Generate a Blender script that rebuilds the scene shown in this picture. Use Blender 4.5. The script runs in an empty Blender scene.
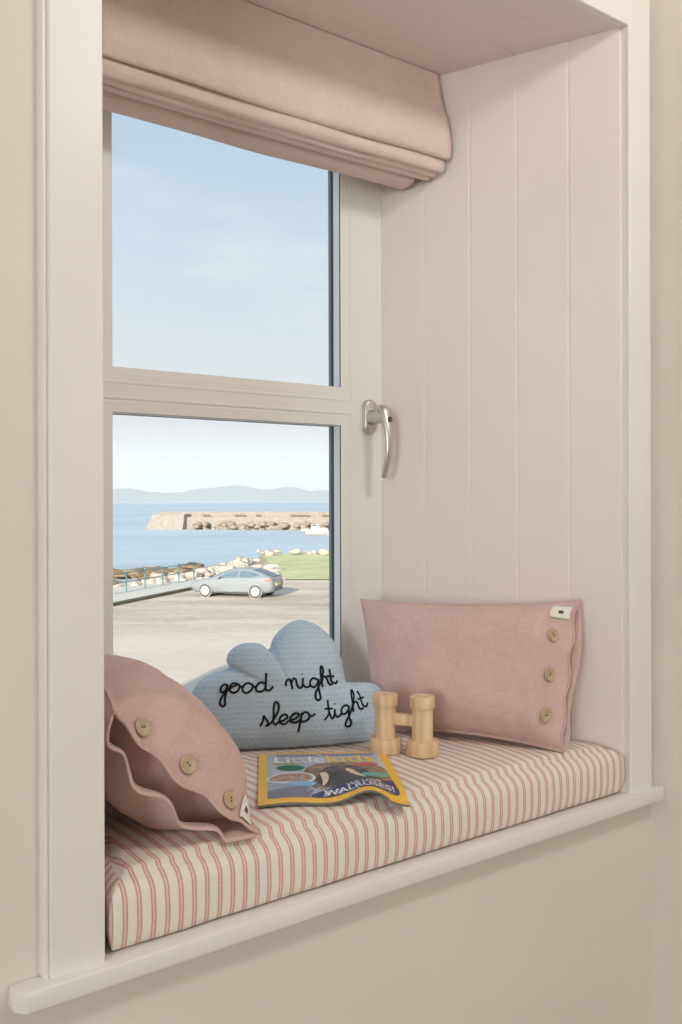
import bpy, bmesh, math, random
from mathutils import Vector, Matrix, noise
random.seed(7)
sc = bpy.context.scene
COL = sc.collection
PI = math.pi

# ------------------------------------------------------------------ helpers
# palette (sRGB 0-255)
WALL_RGB = (223, 215, 206)
TRIM_RGB = (229, 226, 220)
REVEAL_RGB = (230, 220, 215)
UPVC_RGB = (231, 230, 227)
PINK_RGB = (205, 172, 166)
BLIND_RGB = (221, 202, 194)
CREAM_RGB = (228, 221, 212)
PALE_STRIPE = (221, 192, 181)
RED_STRIPE = (199, 147, 134)
KNIT_A = (168, 190, 209)
KNIT_B = (183, 203, 218)
KNIT_W = (226, 232, 232)
WOOD_A = (208, 172, 132)
WOOD_B = (240, 214, 182)
SUN_E, SKY_E, KEY_W, FILL_W = 6.6, 1.0, 15.5, 136
EAVE = 6.6
SUN_EL = 17
HAZE_D = 3.6e-4
CONC_A = (213, 197, 179)
CONC_B = (231, 215, 198)
TAR_A = (184, 169, 151)
TAR_B = (222, 207, 188)
LAWN_A = (190, 190, 138)
LAWN_B = (216, 212, 166)
SEA_A = (172, 186, 192)
SEA_B = (204, 214, 218)
CAR_RGB = (146, 151, 152)
SKY = [(238, 240, 241), (235, 239, 241), (226, 233, 238), (208, 224, 237), (190, 213, 232), (188, 210, 234), (170, 196, 228)]
CORDS = []
STROKES=[[(0.0385, 0.1024), (0.0317, 0.1026), (0.0267, 0.096), (0.0286, 0.0901), (0.0345, 0.0928), (0.0385, 0.1018), (0.0365, 0.0918), (0.0338, 0.0803), (0.0339, 0.0706), (0.0303, 0.0669), (0.0255, 0.071), (0.0275, 0.0805), (0.0335, 0.088), (0.0414, 0.0955), (0.0503, 0.1006), (0.0573, 0.1026)],
[(0.0563, 0.1031), (0.0484, 0.1045), (0.0424, 0.0993), (0.0429, 0.0919), (0.0492, 0.089), (0.0561, 0.093), (0.0584, 0.0991), (0.0557, 0.1031), (0.0611, 0.0982), (0.0661, 0.0988)],
[(0.079, 0.1022), (0.0711, 0.1041), (0.0635, 0.0981), (0.064, 0.0907), (0.0699, 0.0878), (0.0773, 0.0922), (0.0809, 0.0983), (0.0786, 0.1022), (0.0833, 0.0974), (0.0879, 0.0992)],
[(0.1009, 0.103), (0.0929, 0.1043), (0.0859, 0.0977), (0.0868, 0.0908), (0.0947, 0.0896), (0.1007, 0.0942), (0.1027, 0.1019)],
[(0.1036, 0.1201), (0.1027, 0.1049), (0.1021, 0.0941), (0.1066, 0.0907), (0.1117, 0.0934), (0.1141, 0.0976)],
[(0.1365, 0.0973), (0.1366, 0.1033), (0.1402, 0.108), (0.1437, 0.1073), (0.1458, 0.0986), (0.1474, 0.0917)],
[(0.1459, 0.1012), (0.149, 0.1088), (0.1534, 0.1073), (0.1553, 0.0983), (0.1592, 0.093), (0.1643, 0.0962), (0.1658, 0.1096), (0.1651, 0.1014), (0.1676, 0.0956), (0.1734, 0.0938), (0.1788, 0.0966)],
[(0.1642, 0.1162), (0.1653, 0.1152)],
[(0.1915, 0.1056), (0.1835, 0.1085), (0.1781, 0.103), (0.1788, 0.0961), (0.1849, 0.0934), (0.1904, 0.0987), (0.1931, 0.1059), (0.1924, 0.0952), (0.1944, 0.0813), (0.1951, 0.0744), (0.1914, 0.0711), (0.1871, 0.0747), (0.1868, 0.0825), (0.1905, 0.0901), (0.1958, 0.1003), (0.2, 0.1122), (0.2017, 0.1208), (0.2001, 0.1268), (0.1974, 0.1271), (0.1969, 0.1158), (0.1982, 0.1036), (0.2, 0.0932)],
[(0.1988, 0.1015), (0.2014, 0.1096), (0.2064, 0.1094), (0.21, 0.1011), (0.2135, 0.0962), (0.218, 0.0977)],
[(0.2133, 0.1227), (0.2148, 0.1117), (0.2158, 0.103), (0.2207, 0.099), (0.2257, 0.0985), (0.2273, 0.1026)],
[(0.2085, 0.1109), (0.2214, 0.1104)],
[(0.092, 0.0321), (0.0961, 0.0405), (0.0979, 0.0488), (0.1002, 0.0458), (0.1049, 0.0386), (0.104, 0.0328), (0.1005, 0.033)],
[(0.1037, 0.0322), (0.1106, 0.0375), (0.118, 0.0482), (0.1231, 0.0591), (0.1225, 0.0681), (0.118, 0.071), (0.1151, 0.0641), (0.1146, 0.0484), (0.1138, 0.039), (0.1177, 0.0336), (0.1232, 0.0378), (0.1316, 0.0401), (0.1382, 0.0455), (0.1348, 0.0499), (0.1286, 0.0486), (0.1244, 0.0417), (0.1264, 0.0356), (0.1339, 0.0337), (0.1405, 0.0394), (0.1503, 0.0418), (0.1578, 0.0478), (0.1543, 0.0514), (0.1481, 0.0501), (0.1431, 0.044), (0.1433, 0.038), (0.1497, 0.0358), (0.1568, 0.0379), (0.1618, 0.044)],
[(0.1628, 0.0519), (0.1609, 0.0417), (0.1585, 0.0291), (0.1568, 0.0201)],
[(0.1619, 0.0476), (0.1677, 0.0525), (0.1739, 0.0498), (0.1757, 0.0434), (0.1706, 0.0384), (0.1641, 0.0368), (0.1584, 0.0383)],
[(0.1754, 0.0458), (0.1807, 0.0459), (0.1857, 0.0492)],
[(0.2012, 0.0379), (0.2065, 0.0437), (0.2096, 0.0507)],
[(0.2073, 0.0715), (0.2081, 0.0595), (0.2102, 0.0483), (0.2141, 0.0398), (0.218, 0.044), (0.2197, 0.0551), (0.2196, 0.0479), (0.2229, 0.0422), (0.2274, 0.0431), (0.2314, 0.0482)],
[(0.2014, 0.0566), (0.2154, 0.0564)],
[(0.2193, 0.0645), (0.2201, 0.0634)],
[(0.2429, 0.06), (0.2363, 0.0603), (0.2311, 0.0538), (0.2325, 0.0469), (0.2383, 0.0471), (0.2435, 0.0533), (0.2451, 0.0599), (0.2442, 0.0501), (0.245, 0.0388), (0.2482, 0.0323), (0.2468, 0.026), (0.2418, 0.0243), (0.2381, 0.028), (0.2405, 0.0358), (0.2466, 0.0468), (0.2512, 0.0594), (0.2538, 0.0721), (0.2534, 0.0802), (0.2504, 0.0859), (0.2495, 0.0787), (0.2511, 0.0658), (0.2529, 0.0489)],
[(0.2517, 0.0594), (0.2553, 0.0659), (0.2597, 0.0642), (0.2628, 0.056), (0.2668, 0.0526), (0.2711, 0.0554)],
[(0.2604, 0.0836), (0.2651, 0.0749), (0.2681, 0.0635), (0.2712, 0.0589), (0.2767, 0.0571), (0.2794, 0.0631)],
[(0.2607, 0.0694), (0.2721, 0.073)]]
def lin(c):
    return tuple(((v/255)/12.92 if v/255 <= .04045 else ((v/255+.055)/1.055)**2.4) for v in c)

class NT:
    def __init__(s, name):
        s.m = bpy.data.materials.new(name); s.m.use_nodes = True
        s.t = s.m.node_tree; s.N = s.t.nodes; s.L = s.t.links
        s.b = s.N['Principled BSDF']; s.out = s.N['Material Output']
        s.tc = s.N.new('ShaderNodeTexCoord')
    def n(s, typ, **k):
        x = s.N.new('ShaderNode'+typ)
        for a, v in k.items():
            if a == 'ins':
                for i, w in v.items(): x.inputs[i].default_value = w
            else: setattr(x, a, v)
        return x
    def l(s, a, b): s.L.new(a, b)
    def mapv(s, src='Object', scale=(1,1,1), rot=(0,0,0)):
        m = s.n('Mapping', ins={'Scale': scale, 'Rotation': rot}); s.l(s.tc.outputs[src], m.inputs['Vector']); return m.outputs[0]
    def noise(s, vec, scale=5, detail=3, rough=.5):
        x = s.n('TexNoise', ins={'Scale': scale, 'Detail': detail, 'Roughness': rough}); s.l(vec, x.inputs['Vector']); return x.outputs[0]
    def ramp(s, fac, stops):
        r = s.n('ValToRGB'); e = r.color_ramp.elements
        while len(e) > 1: e.remove(e[-1])
        e[0].position = stops[0][0]; e[0].color = (*stops[0][1], 1)
        for p, c in stops[1:]:
            q = e.new(p); q.color = (*c, 1)
        s.l(fac, r.inputs[0]); return r.outputs[0]
    def mix(s, fac, a, b, blend='MIX'):
        x = s.n('Mix', data_type='RGBA', blend_type=blend)
        for i, v in ((0, fac), (6, a), (7, b)):
            if isinstance(v, (int, float)): x.inputs[i].default_value = v
            elif isinstance(v, tuple): x.inputs[i].default_value = (*v, 1)
            else: s.l(v, x.inputs[i])
        return x.outputs[2]
    def math(s, op, a, b=None, c=None):
        x = s.n('Math', operation=op)
        for i, v in enumerate((a, b, c)):
            if v is None: continue
            if isinstance(v, (int, float)): x.inputs[i].default_value = v
            else: s.l(v, x.inputs[i])
        return x.outputs[0]
    def bump(s, h, strength=.2, dist=.001):
        x = s.n('Bump', ins={'Strength': strength, 'Distance': dist}); s.l(h, x.inputs['Height'])
        s.l(x.outputs[0], s.b.inputs['Normal']); return x
    def base(s, col, rough=.6, spec=.4):
        if isinstance(col, tuple): s.b.inputs['Base Color'].default_value = (*col, 1)
        else: s.l(col, s.b.inputs['Base Color'])
        s.b.inputs['Roughness'].default_value = rough
        s.b.inputs['Specular IOR Level'].default_value = spec

def simple(name, rgb, rough=.6, spec=.4, var=.06, scale=8, bump=0, bdist=.001, metal=0, bscale=None):
    t = NT(name); c = lin(rgb)
    v = t.mapv('Object')
    f = t.noise(v, scale, 3)
    d = tuple(x*(1-var) for x in c); e = tuple(min(1, x*(1+var)) for x in c)
    t.base(t.ramp(f, [(.3, d), (.7, e)]), rough, spec)
    t.b.inputs['Metallic'].default_value = metal
    if bump: t.bump(t.noise(v, bscale or scale*12, 2), bump, bdist)
    return t.m

def wpos(o):
    p = Vector((0, 0, 0))
    while o is not None:
        p += o.location; o = o.parent
    return p

def obj(name, bm, mat, parent=None, smooth=False, world=True, auto=None):
    """link ONE mesh object; verts are given in world space and made local to the parent"""
    me = bpy.data.meshes.new(name)
    if parent is not None and world:
        off = wpos(parent)
        bmesh.ops.translate(bm, verts=bm.verts, vec=-off)
    bm.normal_update()
    bm.to_mesh(me); bm.free()
    o = bpy.data.objects.new(name, me); COL.objects.link(o)
    if isinstance(mat, (list, tuple)):
        for m in mat: me.materials.append(m)
    elif mat: me.materials.append(mat)
    if smooth:
        for p in me.polygons: p.use_smooth = True
        if auto is not None: me.set_sharp_from_angle(angle=math.radians(auto))
    if parent is not None: o.parent = parent
    return o

def tag(o, label=None, cat=None, group=None, kind=None):
    if label: o['label'] = label
    if cat: o['category'] = cat
    if group: o['group'] = group
    if kind: o['kind'] = kind
    return o

def thing(name, loc, label, cat, group=None, kind=None):
    o = bpy.data.objects.new(name, None); COL.objects.link(o); o.location = loc
    o.empty_display_size = .05
    return tag(o, label, cat, group, kind)

def struct(name, bm, mat, parent=None, label=None, cat=None, **k):
    o = obj(name, bm, mat, parent, **k)
    if parent is None: o['kind'] = 'structure'
    if label: o['label'] = label
    if cat: o['category'] = cat
    return o

def add_box(bm, a, b, M=None):
    x0, y0, z0 = a; x1, y1, z1 = b
    vs = [bm.verts.new(p) for p in ((x0,y0,z0),(x1,y0,z0),(x1,y1,z0),(x0,y1,z0),(x0,y0,z1),(x1,y0,z1),(x1,y1,z1),(x0,y1,z1))]
    for f in ((0,3,2,1),(4,5,6,7),(0,1,5,4),(1,2,6,5),(2,3,7,6),(3,0,4,7)): bm.faces.new([vs[i] for i in f])
    if M is not None: bmesh.ops.transform(bm, matrix=M, verts=vs)
    return vs

def bevel(bm, w, seg=2, ang=30):
    es = [e for e in bm.edges if len(e.link_faces) == 2 and e.calc_face_angle(0) > math.radians(ang)]
    bmesh.ops.bevel(bm, geom=es, offset=w, segments=seg, affect='EDGES', profile=.5, clamp_overlap=True)

def add_loft(bm, rings, closed=True, cap=True):
    """rings: lists of points of equal length"""
    R = [[bm.verts.new(p) for p in r] for r in rings]
    n = len(R[0])
    for a, b in zip(R, R[1:]):
        for i in range(n if closed else n-1):
            j = (i+1) % n
            try: bm.faces.new((a[i], a[j], b[j], b[i]))
            except ValueError: pass
    if cap and closed:
        bm.faces.new(list(reversed(R[0]))); bm.faces.new(R[-1])
    return R

def add_tube(bm, pts, r, seg=8, cap=True, rads=None):
    pts = [Vector(p) for p in pts]; rings = []
    t0 = (pts[1]-pts[0]).normalized()
    ref = Vector((0, 0, 1)) if abs(t0.z) < .9 else Vector((1, 0, 0))
    nx = t0.cross(ref).normalized()
    for i, p in enumerate(pts):
        t = (pts[min(i+1, len(pts)-1)]-pts[max(i-1, 0)])
        if t.length < 1e-9: t = t0
        t.normalize()
        nx = (nx - t*nx.dot(t))
        if nx.length < 1e-6: nx = t.orthogonal()
        nx.normalize(); ny = t.cross(nx)
        rr = rads[i] if rads else r
        rings.append([p+nx*math.cos(2*PI*k/seg)*rr+ny*math.sin(2*PI*k/seg)*rr for k in range(seg)])
    return add_loft(bm, rings, True, cap)

def add_lathe(bm, prof, M=None, seg=24):
    """prof: (radius, z); ends with radius 0 are closed"""
    R = []
    for r, z in prof:
        if r < 1e-7: R.append([bm.verts.new((0, 0, z))])
        else: R.append([bm.verts.new((r*math.cos(2*PI*k/seg), r*math.sin(2*PI*k/seg), z)) for k in range(seg)])
    for a, b in zip(R, R[1:]):
        for i in range(seg):
            j = (i+1) % seg
            if len(a) == 1 and len(b) == 1: continue
            if len(a) == 1: bm.faces.new((a[0], b[j], b[i]))
            elif len(b) == 1: bm.faces.new((a[i], a[j], b[0]))
            else: bm.faces.new((a[i], a[j], b[j], b[i]))
    vs = [v for r in R for v in r]
    if M is not None: bmesh.ops.transform(bm, matrix=M, verts=vs)
    return vs

def add_prism(bm, poly, axis, a, b):
    """closed polygon in the two other axes, extruded along axis"""
    def pt(p, t):
        q = list(p); q.insert(axis, t); return q
    return add_loft(bm, [[pt(p, a) for p in poly], [pt(p, b) for p in poly]])

def catmull(pts, n=6, closed=False):
    out = []; N = len(pts)
    P = [Vector(p) for p in pts]
    rng = range(N) if closed else range(N-1)
    for i in rng:
        p0 = P[(i-1) % N] if closed or i > 0 else P[0]
        p1 = P[i]; p2 = P[(i+1) % N]
        p3 = P[(i+2) % N] if closed or i+2 < N else P[-1]
        for k in range(n):
            t = k/n
            out.append(.5*((2*p1)+(-p0+p2)*t+(2*p0-5*p1+4*p2-p3)*t*t+(-p0+3*p1-3*p2+p3)*t**3))
    if not closed: out.append(P[-1])
    return out

def recalc(bm):
    bmesh.ops.recalc_face_normals(bm, faces=bm.faces)
    return bm
BM = bmesh.new

# ------------------------------------------------------------------ camera (level, looking obliquely at the window wall)
F, YAW, ROLL = 933.13, .6551, .0029
CAM = Vector((-.4246, -.9862, .513))
fw = Vector((math.sin(YAW), math.cos(YAW), 0)); rt0 = Vector((math.cos(YAW), -math.sin(YAW), 0)); up0 = Vector((0, 0, 1))
rt = rt0*math.cos(ROLL)-up0*math.sin(ROLL); up = rt0*math.sin(ROLL)+up0*math.cos(ROLL)
cd = bpy.data.cameras.new('camera'); cam = bpy.data.objects.new('camera', cd); COL.objects.link(cam)
cam.matrix_world = Matrix(((rt.x, up.x, -fw.x, CAM.x), (rt.y, up.y, -fw.y, CAM.y), (rt.z, up.z, -fw.z, CAM.z), (0, 0, 0, 1)))
cd.sensor_fit = 'VERTICAL'; cd.sensor_height = 36; cd.lens = F*36/1024
cd.shift_y = -(512-500.63)/1024
cd.clip_start = .02; cd.clip_end = 30000
sc.camera = cam
sc.view_settings.view_transform = 'Standard'; sc.view_settings.look = 'None'
sc.view_settings.exposure = 0; sc.view_settings.gamma = 1; sc.view_settings.use_curve_mapping = False
sc.cycles.use_denoising = True
sc.cycles.volume_bounces = 1; sc.cycles.max_bounces = 10; sc.cycles.diffuse_bounces = 6; sc.cycles.transparent_max_bounces = 12

# ------------------------------------------------------------------ materials
M = {}
M['wall'] = simple('matt_wall_paint', WALL_RGB, .75, .25, .02, 3, .12, .0006, bscale=140)
M['trim'] = simple('eggshell_white_paint', TRIM_RGB, .38, .4, .015, 6, .05, .0004, bscale=60)
M['reveal'] = simple('pale_pink_board_paint', REVEAL_RGB, .5, .35, .02, 4, .05, .0004, bscale=50)
M['upvc'] = simple('white_window_plastic', UPVC_RGB, .3, .45, .01, 5)
M['ceiling'] = simple('ceiling_paint', (228, 224, 216), .8, .2, .01, 3)
M['floor'] = simple('floor_carpet', (176, 164, 148), .95, .1, .08, 60, .5, .004)
M['gasket'] = simple('dark_rubber_gasket', (52, 58, 66), .5, .4, .03)
M['spacer'] = simple('pale_spacer_bar', (238, 241, 243), .4, .5, .03)
M['spacer_grey'] = simple('grey_spacer_bar', (128, 138, 150), .5, .5, .03)
M['chrome'] = simple('satin_nickel', (202, 198, 194), .30, .5, .02, 20, metal=.85)
M['screw'] = simple('dark_lock_metal', (120, 105, 90), .35, .5, .02, 20, metal=1)

def glass_mat():
    t = NT('window_glass')
    tr = t.n('BsdfTransparent', ins={0: (.985, .99, .99, 1)})
    gl = t.n('BsdfGlossy', ins={'Roughness': .0, 0: (1, 1, 1, 1)})
    fr = t.n('Fresnel', ins={0: 1.45})
    mx = t.n('MixShader'); t.l(t.math('MULTIPLY', fr.outputs[0], .25), mx.inputs[0]); t.l(tr.outputs[0], mx.inputs[1]); t.l(gl.outputs[0], mx.inputs[2])
    t.l(mx.outputs[0], t.out.inputs['Surface']); t.N.remove(t.b)
    return t.m
M['glass'] = glass_mat()

def linen(name, rgb, weave=900, crinkle=.35, var=.10, fine=.35, sheen=.15):
    """woven cloth: two crossed thread waves, slubs and gentle crinkle"""
    t = NT(name); c = lin(rgb)
    uv = t.tc.outputs['UV']
    def wave(rot):
        mp = t.n('Mapping', ins={'Rotation': (0, 0, rot)}); t.l(uv, mp.inputs[0])
        w = t.n('TexWave', wave_type='BANDS', bands_direction='X', ins={'Scale': weave/6.283*1.0, 'Distortion': 1.5, 'Detail': 2, 'Detail Scale': 1.2}); t.l(mp.outputs[0], w.inputs[0]); return w.outputs[1]
    wv = t.math('ADD', wave(0), wave(PI/2))
    def slub(sx, sy):
        mp = t.n('Mapping', ins={'Scale': (sx, sy, 1)}); t.l(uv, mp.inputs[0]); return t.noise(mp.outputs[0], 1, 3, .6)
    sl = t.math('ADD', slub(45, 420), slub(420, 45))
    big = t.noise(uv, 14, 3)
    f = t.math('ADD', t.math('MULTIPLY', sl, .55), t.math('MULTIPLY', big, .45))
    d = tuple(x*(1-var*1.4) for x in c); e = tuple(min(1, x*(1+var)) for x in c)
    t.base(t.ramp(f, [(.55, d), (.95, e)]), .9, .12)
    t.b.inputs['Sheen Weight'].default_value = sheen; t.b.inputs['Sheen Roughness'].default_value = .5
    h = t.math('ADD', t.math('MULTIPLY', sl, crinkle), t.math('MULTIPLY', wv, fine*.3))
    t.bump(h, .55, .0016)
    return t.m
M['pink_linen'] = linen('dusty_pink_linen', PINK_RGB)
M['pink_hem'] = linen('dusty_pink_linen_hem', PINK_RGB)
M['blind_linen'] = linen('blush_blind_linen', BLIND_RGB, crinkle=.25, var=.06, sheen=.05)

def ticking():
    t = NT('red_ticking_stripe_cotton')
    sep = t.n('SeparateXYZ'); t.l(t.tc.outputs['UV'], sep.inputs[0])
    wob = t.noise(t.mapv('UV', (30, 6, 1)), 1, 2)
    u = t.math('ADD', sep.outputs[0], t.math('MULTIPLY', t.math('SUBTRACT', wob, .5), .0009))
    ph = t.math('FRACT', t.math('DIVIDE', u, .01775))
    cream, pale, red = lin(CREAM_RGB), lin(PALE_STRIPE), lin(RED_STRIPE)
    r = t.n('ValToRGB'); r.color_ramp.interpolation = 'LINEAR'
    e = r.color_ramp.elements; e[0].position = 0; e[0].color = (*cream, 1); e[1].position = 1; e[1].color = (*cream, 1)
    for p, c in ((.285, cream), (.31, red), (.40, red), (.42, pale), (.54, pale), (.56, red), (.65, red), (.675, cream)):
        q = e.new(p); q.color = (*c, 1)
    t.l(ph, r.inputs[0])
    # broken thread specks inside the band
    sp = t.n('TexNoise', ins={'Scale': 1, 'Detail': 1}); t.l(t.mapv('UV', (900, 500, 1)), sp.inputs['Vector'])
    col = t.mix(t.math('MULTIPLY', t.math('GREATER_THAN', sp.outputs[0], .56), .35), r.outputs[0], cream)
    t.base(col, .9, .1)
    t.b.inputs['Sheen Weight'].default_value = .1
    wv = t.n('TexNoise', ins={'Scale': 1, 'Detail': 1}); t.l(t.mapv('UV', (1400, 1400, 1)), wv.inputs['Vector'])
    t.bump(wv.outputs[0], .35, .0006)
    return t.m
M['ticking'] = ticking()

def knit():
    """blue grey knit with rows of small pale loops"""
    t = NT('blue_knit_with_pale_loops')
    sep = t.n('SeparateXYZ'); t.l(t.tc.outputs['UV'], sep.inputs[0])
    wob = t.noise(t.mapv('UV', (40, 40, 1)), 1, 2)
    row, colw = .0088, .0098
    v = t.math('ADD', t.math('DIVIDE', sep.outputs[1], row), t.math('MULTIPLY', t.math('SUBTRACT', wob, .5), .25))
    u = t.math('ADD', t.math('DIVIDE', sep.outputs[0], colw), t.math('MULTIPLY', t.math('FLOOR', v), .5))
    fu, fv = t.math('FRACT', u), t.math('FRACT', v)
    # loop = arc: fv close to .35 + .35*|cos|
    arc = t.math('ADD', .3, t.math('MULTIPLY', t.math('ABSOLUTE', t.math('SINE', t.math('MULTIPLY', fu, PI))), .4))
    dist = t.math('ABSOLUTE', t.math('SUBTRACT', fv, arc))
    line = t.math('SUBTRACT', 1, t.math('SMOOTH_MIN', t.math('DIVIDE', dist, .2), 1.0, .1))
    line = t.math('MAXIMUM', line, 0)
    sp = t.noise(t.mapv('UV', (260, 260, 1)), 1, 2)
    fac = t.math('MULTIPLY', line, t.math('MULTIPLY', sp, .85))
    grey = t.noise(t.mapv('UV', (9, 9, 1)), 1, 2)
    basec = t.mix(grey, lin(KNIT_A), lin(KNIT_B))
    t.base(t.mix(fac, basec, lin(KNIT_W)), .95, .1)
    t.b.inputs['Sheen Weight'].default_value = .25
    st = t.noise(t.mapv('UV', (700, 350, 1)), 1, 1)
    t.bump(t.math('ADD', t.math('MULTIPLY', line, .8), t.math('MULTIPLY', st, .5)), .5, .0012)
    return t.m
M['knit'] = knit()
M['cord'] = simple('black_cord', (28, 30, 34), .8, .2, .2, 300, .4, .0005)

def wood():
    t = NT('pale_turned_wood')
    v = t.mapv('Object', (60, 60, 5))
    n1 = t.noise(v, 1, 4, .6)
    w = t.n('TexWave', wave_type='RINGS', rings_direction='Z', ins={'Scale': 22, 'Distortion': 7, 'Detail': 3, 'Detail Scale': .5})
    t.l(t.mapv('Object', (1, 1, .15)), w.inputs[0])
    f = t.math('ADD', t.math('MULTIPLY', n1, .6), t.math('MULTIPLY', w.outputs[1], .16))
    t.base(t.ramp(f, [(.25, lin(WOOD_A)), (.7, lin(WOOD_B))]), .55, .3)
    t.bump(n1, .15, .0005)
    return t.m
M['wood'] = wood()
M['button'] = simple('coconut_button', (186, 164, 134), .45, .4, .14, 90)
M['hole_shade_disc'] = simple('painted_hole_shade', (70, 54, 42), .8, .2, .1)  # dark discs on the buttons; the shade inside the holes is in the colour
M['tag'] = simple('white_woven_label', (228, 224, 214), .85, .15, .03, 200, .3, .0004)
M['tag_mark'] = simple('grey_label_print', (88, 86, 84), .85, .15, .2, 500)
# ------------------------------------------------------------------ room shell
W, H, YW = .9701, 1.3428, .4631          # opening width, height; window face depth
SPR, SPL = .3795, .24                    # splay of the right and left reveals
TR = .069                                # architrave width
XR, WY = 1.0516, .015                    # side wall, wall surface behind the architrave
ZF, ZC = -.66, 1.92
XL, YB = -5.2, -4.6

bm = BM()
add_box(bm, (XL-.15, WY, ZF-.1), (0, .46, ZC+.1)); add_box(bm, (W, WY, ZF-.1), (XR+.15, .46, ZC+.1))
add_box(bm, (0, WY, ZF-.1), (W, .46, -.0222)); add_box(bm, (0, WY, H+.016), (W, .46, ZC+.1))
struct('wall_front', bm, M['wall'])
bm = BM(); add_box(bm, (XR, YB, ZF-.1), (XR+.15, WY, ZC+.1)); struct('wall_right', bm, M['wall'])
bm = BM(); add_box(bm, (XL-.15, YB, ZF-.1), (XL, WY, ZC+.1)); struct('wall_left', bm, M['wall'])
bm = BM(); add_box(bm, (XL-.15, YB-.15, ZF-.1), (XR+.15, YB, ZC+.1)); struct('wall_back', bm, M['wall'])
bm = BM(); add_box(bm, (XL-.15, YB-.15, ZF-.1), (XR+.15, WY, ZF)); struct('floor', bm, M['floor'])
bm = BM(); add_box(bm, (XL-.15, YB-.15, ZC), (XR+.15, WY, ZC+.1)); struct('ceiling', bm, M['ceiling'])
for nm, a, b in (('baseboard_front', (XL, WY-.016, ZF), (XR, WY, ZF+.11)), ('baseboard_right', (XR-.016, YB, ZF), (XR, WY-.016, ZF+.11))):
    bm = BM(); add_box(bm, a, b); bevel(bm, .004); struct(nm, bm, M['trim'])

# boarded reveals: tongue and groove, each joint a V groove
def board_profile(y0, y1, joints, back):
    dp = .0024
    pts = [(y0, 0)]
    for j in joints: pts += [(j-.0022, 0), (j-.0015, dp), (j+.0030, 0)]
    pts += [(y1, 0), (y1, back), (y0, back)]
    return pts
joints_r = [.1007, .1933, .282, .3728]
bm = BM()
add_prism(bm, [(W-SPR*y+d, y) for y, d in board_profile(.0152, .475, joints_r, .014)], 2, -.02, H+.014)
struct('wall_reveal_right', recalc(bm), M['reveal'])
bm = BM()
add_prism(bm, [(SPL*y-d, y) for y, d in board_profile(.0152, .475, joints_r, .011)], 2, -.02, H+.014)
struct('wall_reveal_left', recalc(bm), M['reveal'])
bm = BM()
add_prism(bm, [(y, H+d) for y, d in board_profile(.0152, .475, [.0965, .1895, .2832, .377], .014)], 0, -.01, W+.005)
struct('ceiling_reveal', recalc(bm), M['reveal'])

# architrave: moulded outer back edge, eased inner edge; o = distance outward, y = depth
ARC = [(0, WY), (0, .0015), (.0012, 0), (.0600, 0), (.0612, .0012), (.0622, .0042), (.0632, .0046), (.0642, .0030), (.0670, .0030), (.0685, .0060), (TR, WY)]
bm = BM(); add_loft(bm, [[(-o, y, 0) for o, y in ARC], [(-o, y, H+o) for o, y in ARC]]); struct('trim_1', recalc(bm), M['trim'])
bm = BM(); add_loft(bm, [[(W+o, y, 0) for o, y in ARC], [(W+o, y, H+o) for o, y in ARC]]); struct('trim_2', recalc(bm), M['trim'])
bm = BM(); add_loft(bm, [[(-o, y, H+o) for o, y in ARC], [(W+o, y, H+o) for o, y in ARC]]); struct('trim_3', recalc(bm), M['trim'])
# seat board with returned nosing
bm = BM()
SF = -.0162
poly = [(-.103, WY), (-.103, -.003), (-.093, SF), (XR-.006, SF), (XR, SF+.005), (XR, WY), (W, WY), (W-SPR*.46, .46), (SPL*.46, .46), (0, WY)]
add_prism(bm, poly, 2, -.0225, 0); recalc(bm); bevel(bm, .0022, 2, 35)
struct('trim_4', bm, M['trim'], smooth=True, auto=40)

# ------------------------------------------------------------------ window
win = bpy.data.objects.new('window_1', None); COL.objects.link(win); win.location = (.45, .5, 0); win['kind'] = 'structure'
def ring(bm, x0, x1, z0, z1, w, y0, y1, wl=None):
    """rectangular ring of four bars, one continuous section"""
    o = [(x0, z0), (x1, z0), (x1, z1), (x0, z1)]; i = [(x0+w, z0+w), (x1-w, z0+w), (x1-w, z1-w), (x0+w, z1-w)]
    vo0 = [bm.verts.new((x, y0, z)) for x, z in o]; vi0 = [bm.verts.new((x, y0, z)) for x, z in i]
    vo1 = [bm.verts.new((x, y1, z)) for x, z in o]; vi1 = [bm.verts.new((x, y1, z)) for x, z in i]
    for k in range(4):
        l = (k+1) % 4
        bm.faces.new((vo0[k], vo0[l], vi0[l], vi0[k])); bm.faces.new((vo1[l], vo1[k], vi1[k], vi1[l]))
        bm.faces.new((vo0[l], vo0[k], vo1[k], vo1[l])); bm.faces.new((vi0[k], vi0[l], vi1[l], vi1[k]))
def bead_ring(bm, x0, x1, z0, z1, prof):
    """glazing bead: prof = (inset, y) section swept round the rectangle with mitres"""
    rows = []
    for ins, y in prof:
        rows.append([bm.verts.new(p) for p in ((x0+ins, y, z0+ins), (x1-ins, y, z0+ins), (x1-ins, y, z1-ins), (x0+ins, y, z1-ins))])
    n = len(rows)
    for a in range(n):
        b = (a+1) % n
        for k in range(4):
            l = (k+1) % 4
            bm.faces.new((rows[a][k], rows[a][l], rows[b][l], rows[b][k]))
bm = BM(); ring(bm, .112, .7955, .001, H-.001, .05, .478, .545); recalc(bm); bevel(bm, .003)
obj('outer_frame', bm, M['upvc'], win)
GX0, GX1 = .2150, .6903                 # sight lines of the glass
ZL0, ZL1, ZU0, ZU1 = .115, .6605, .7355, 1.255
BW = .0275
bm = BM()
X0, X1, Z0s, Z1s = .118, .7935, .012, H-.008
gx0, gx1 = GX0-BW, GX1+BW
add_box(bm, (X0, YW, Z0s), (gx0, .5, Z1s)); add_box(bm, (gx1, YW, Z0s), (X1, .5, Z1s))
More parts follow.
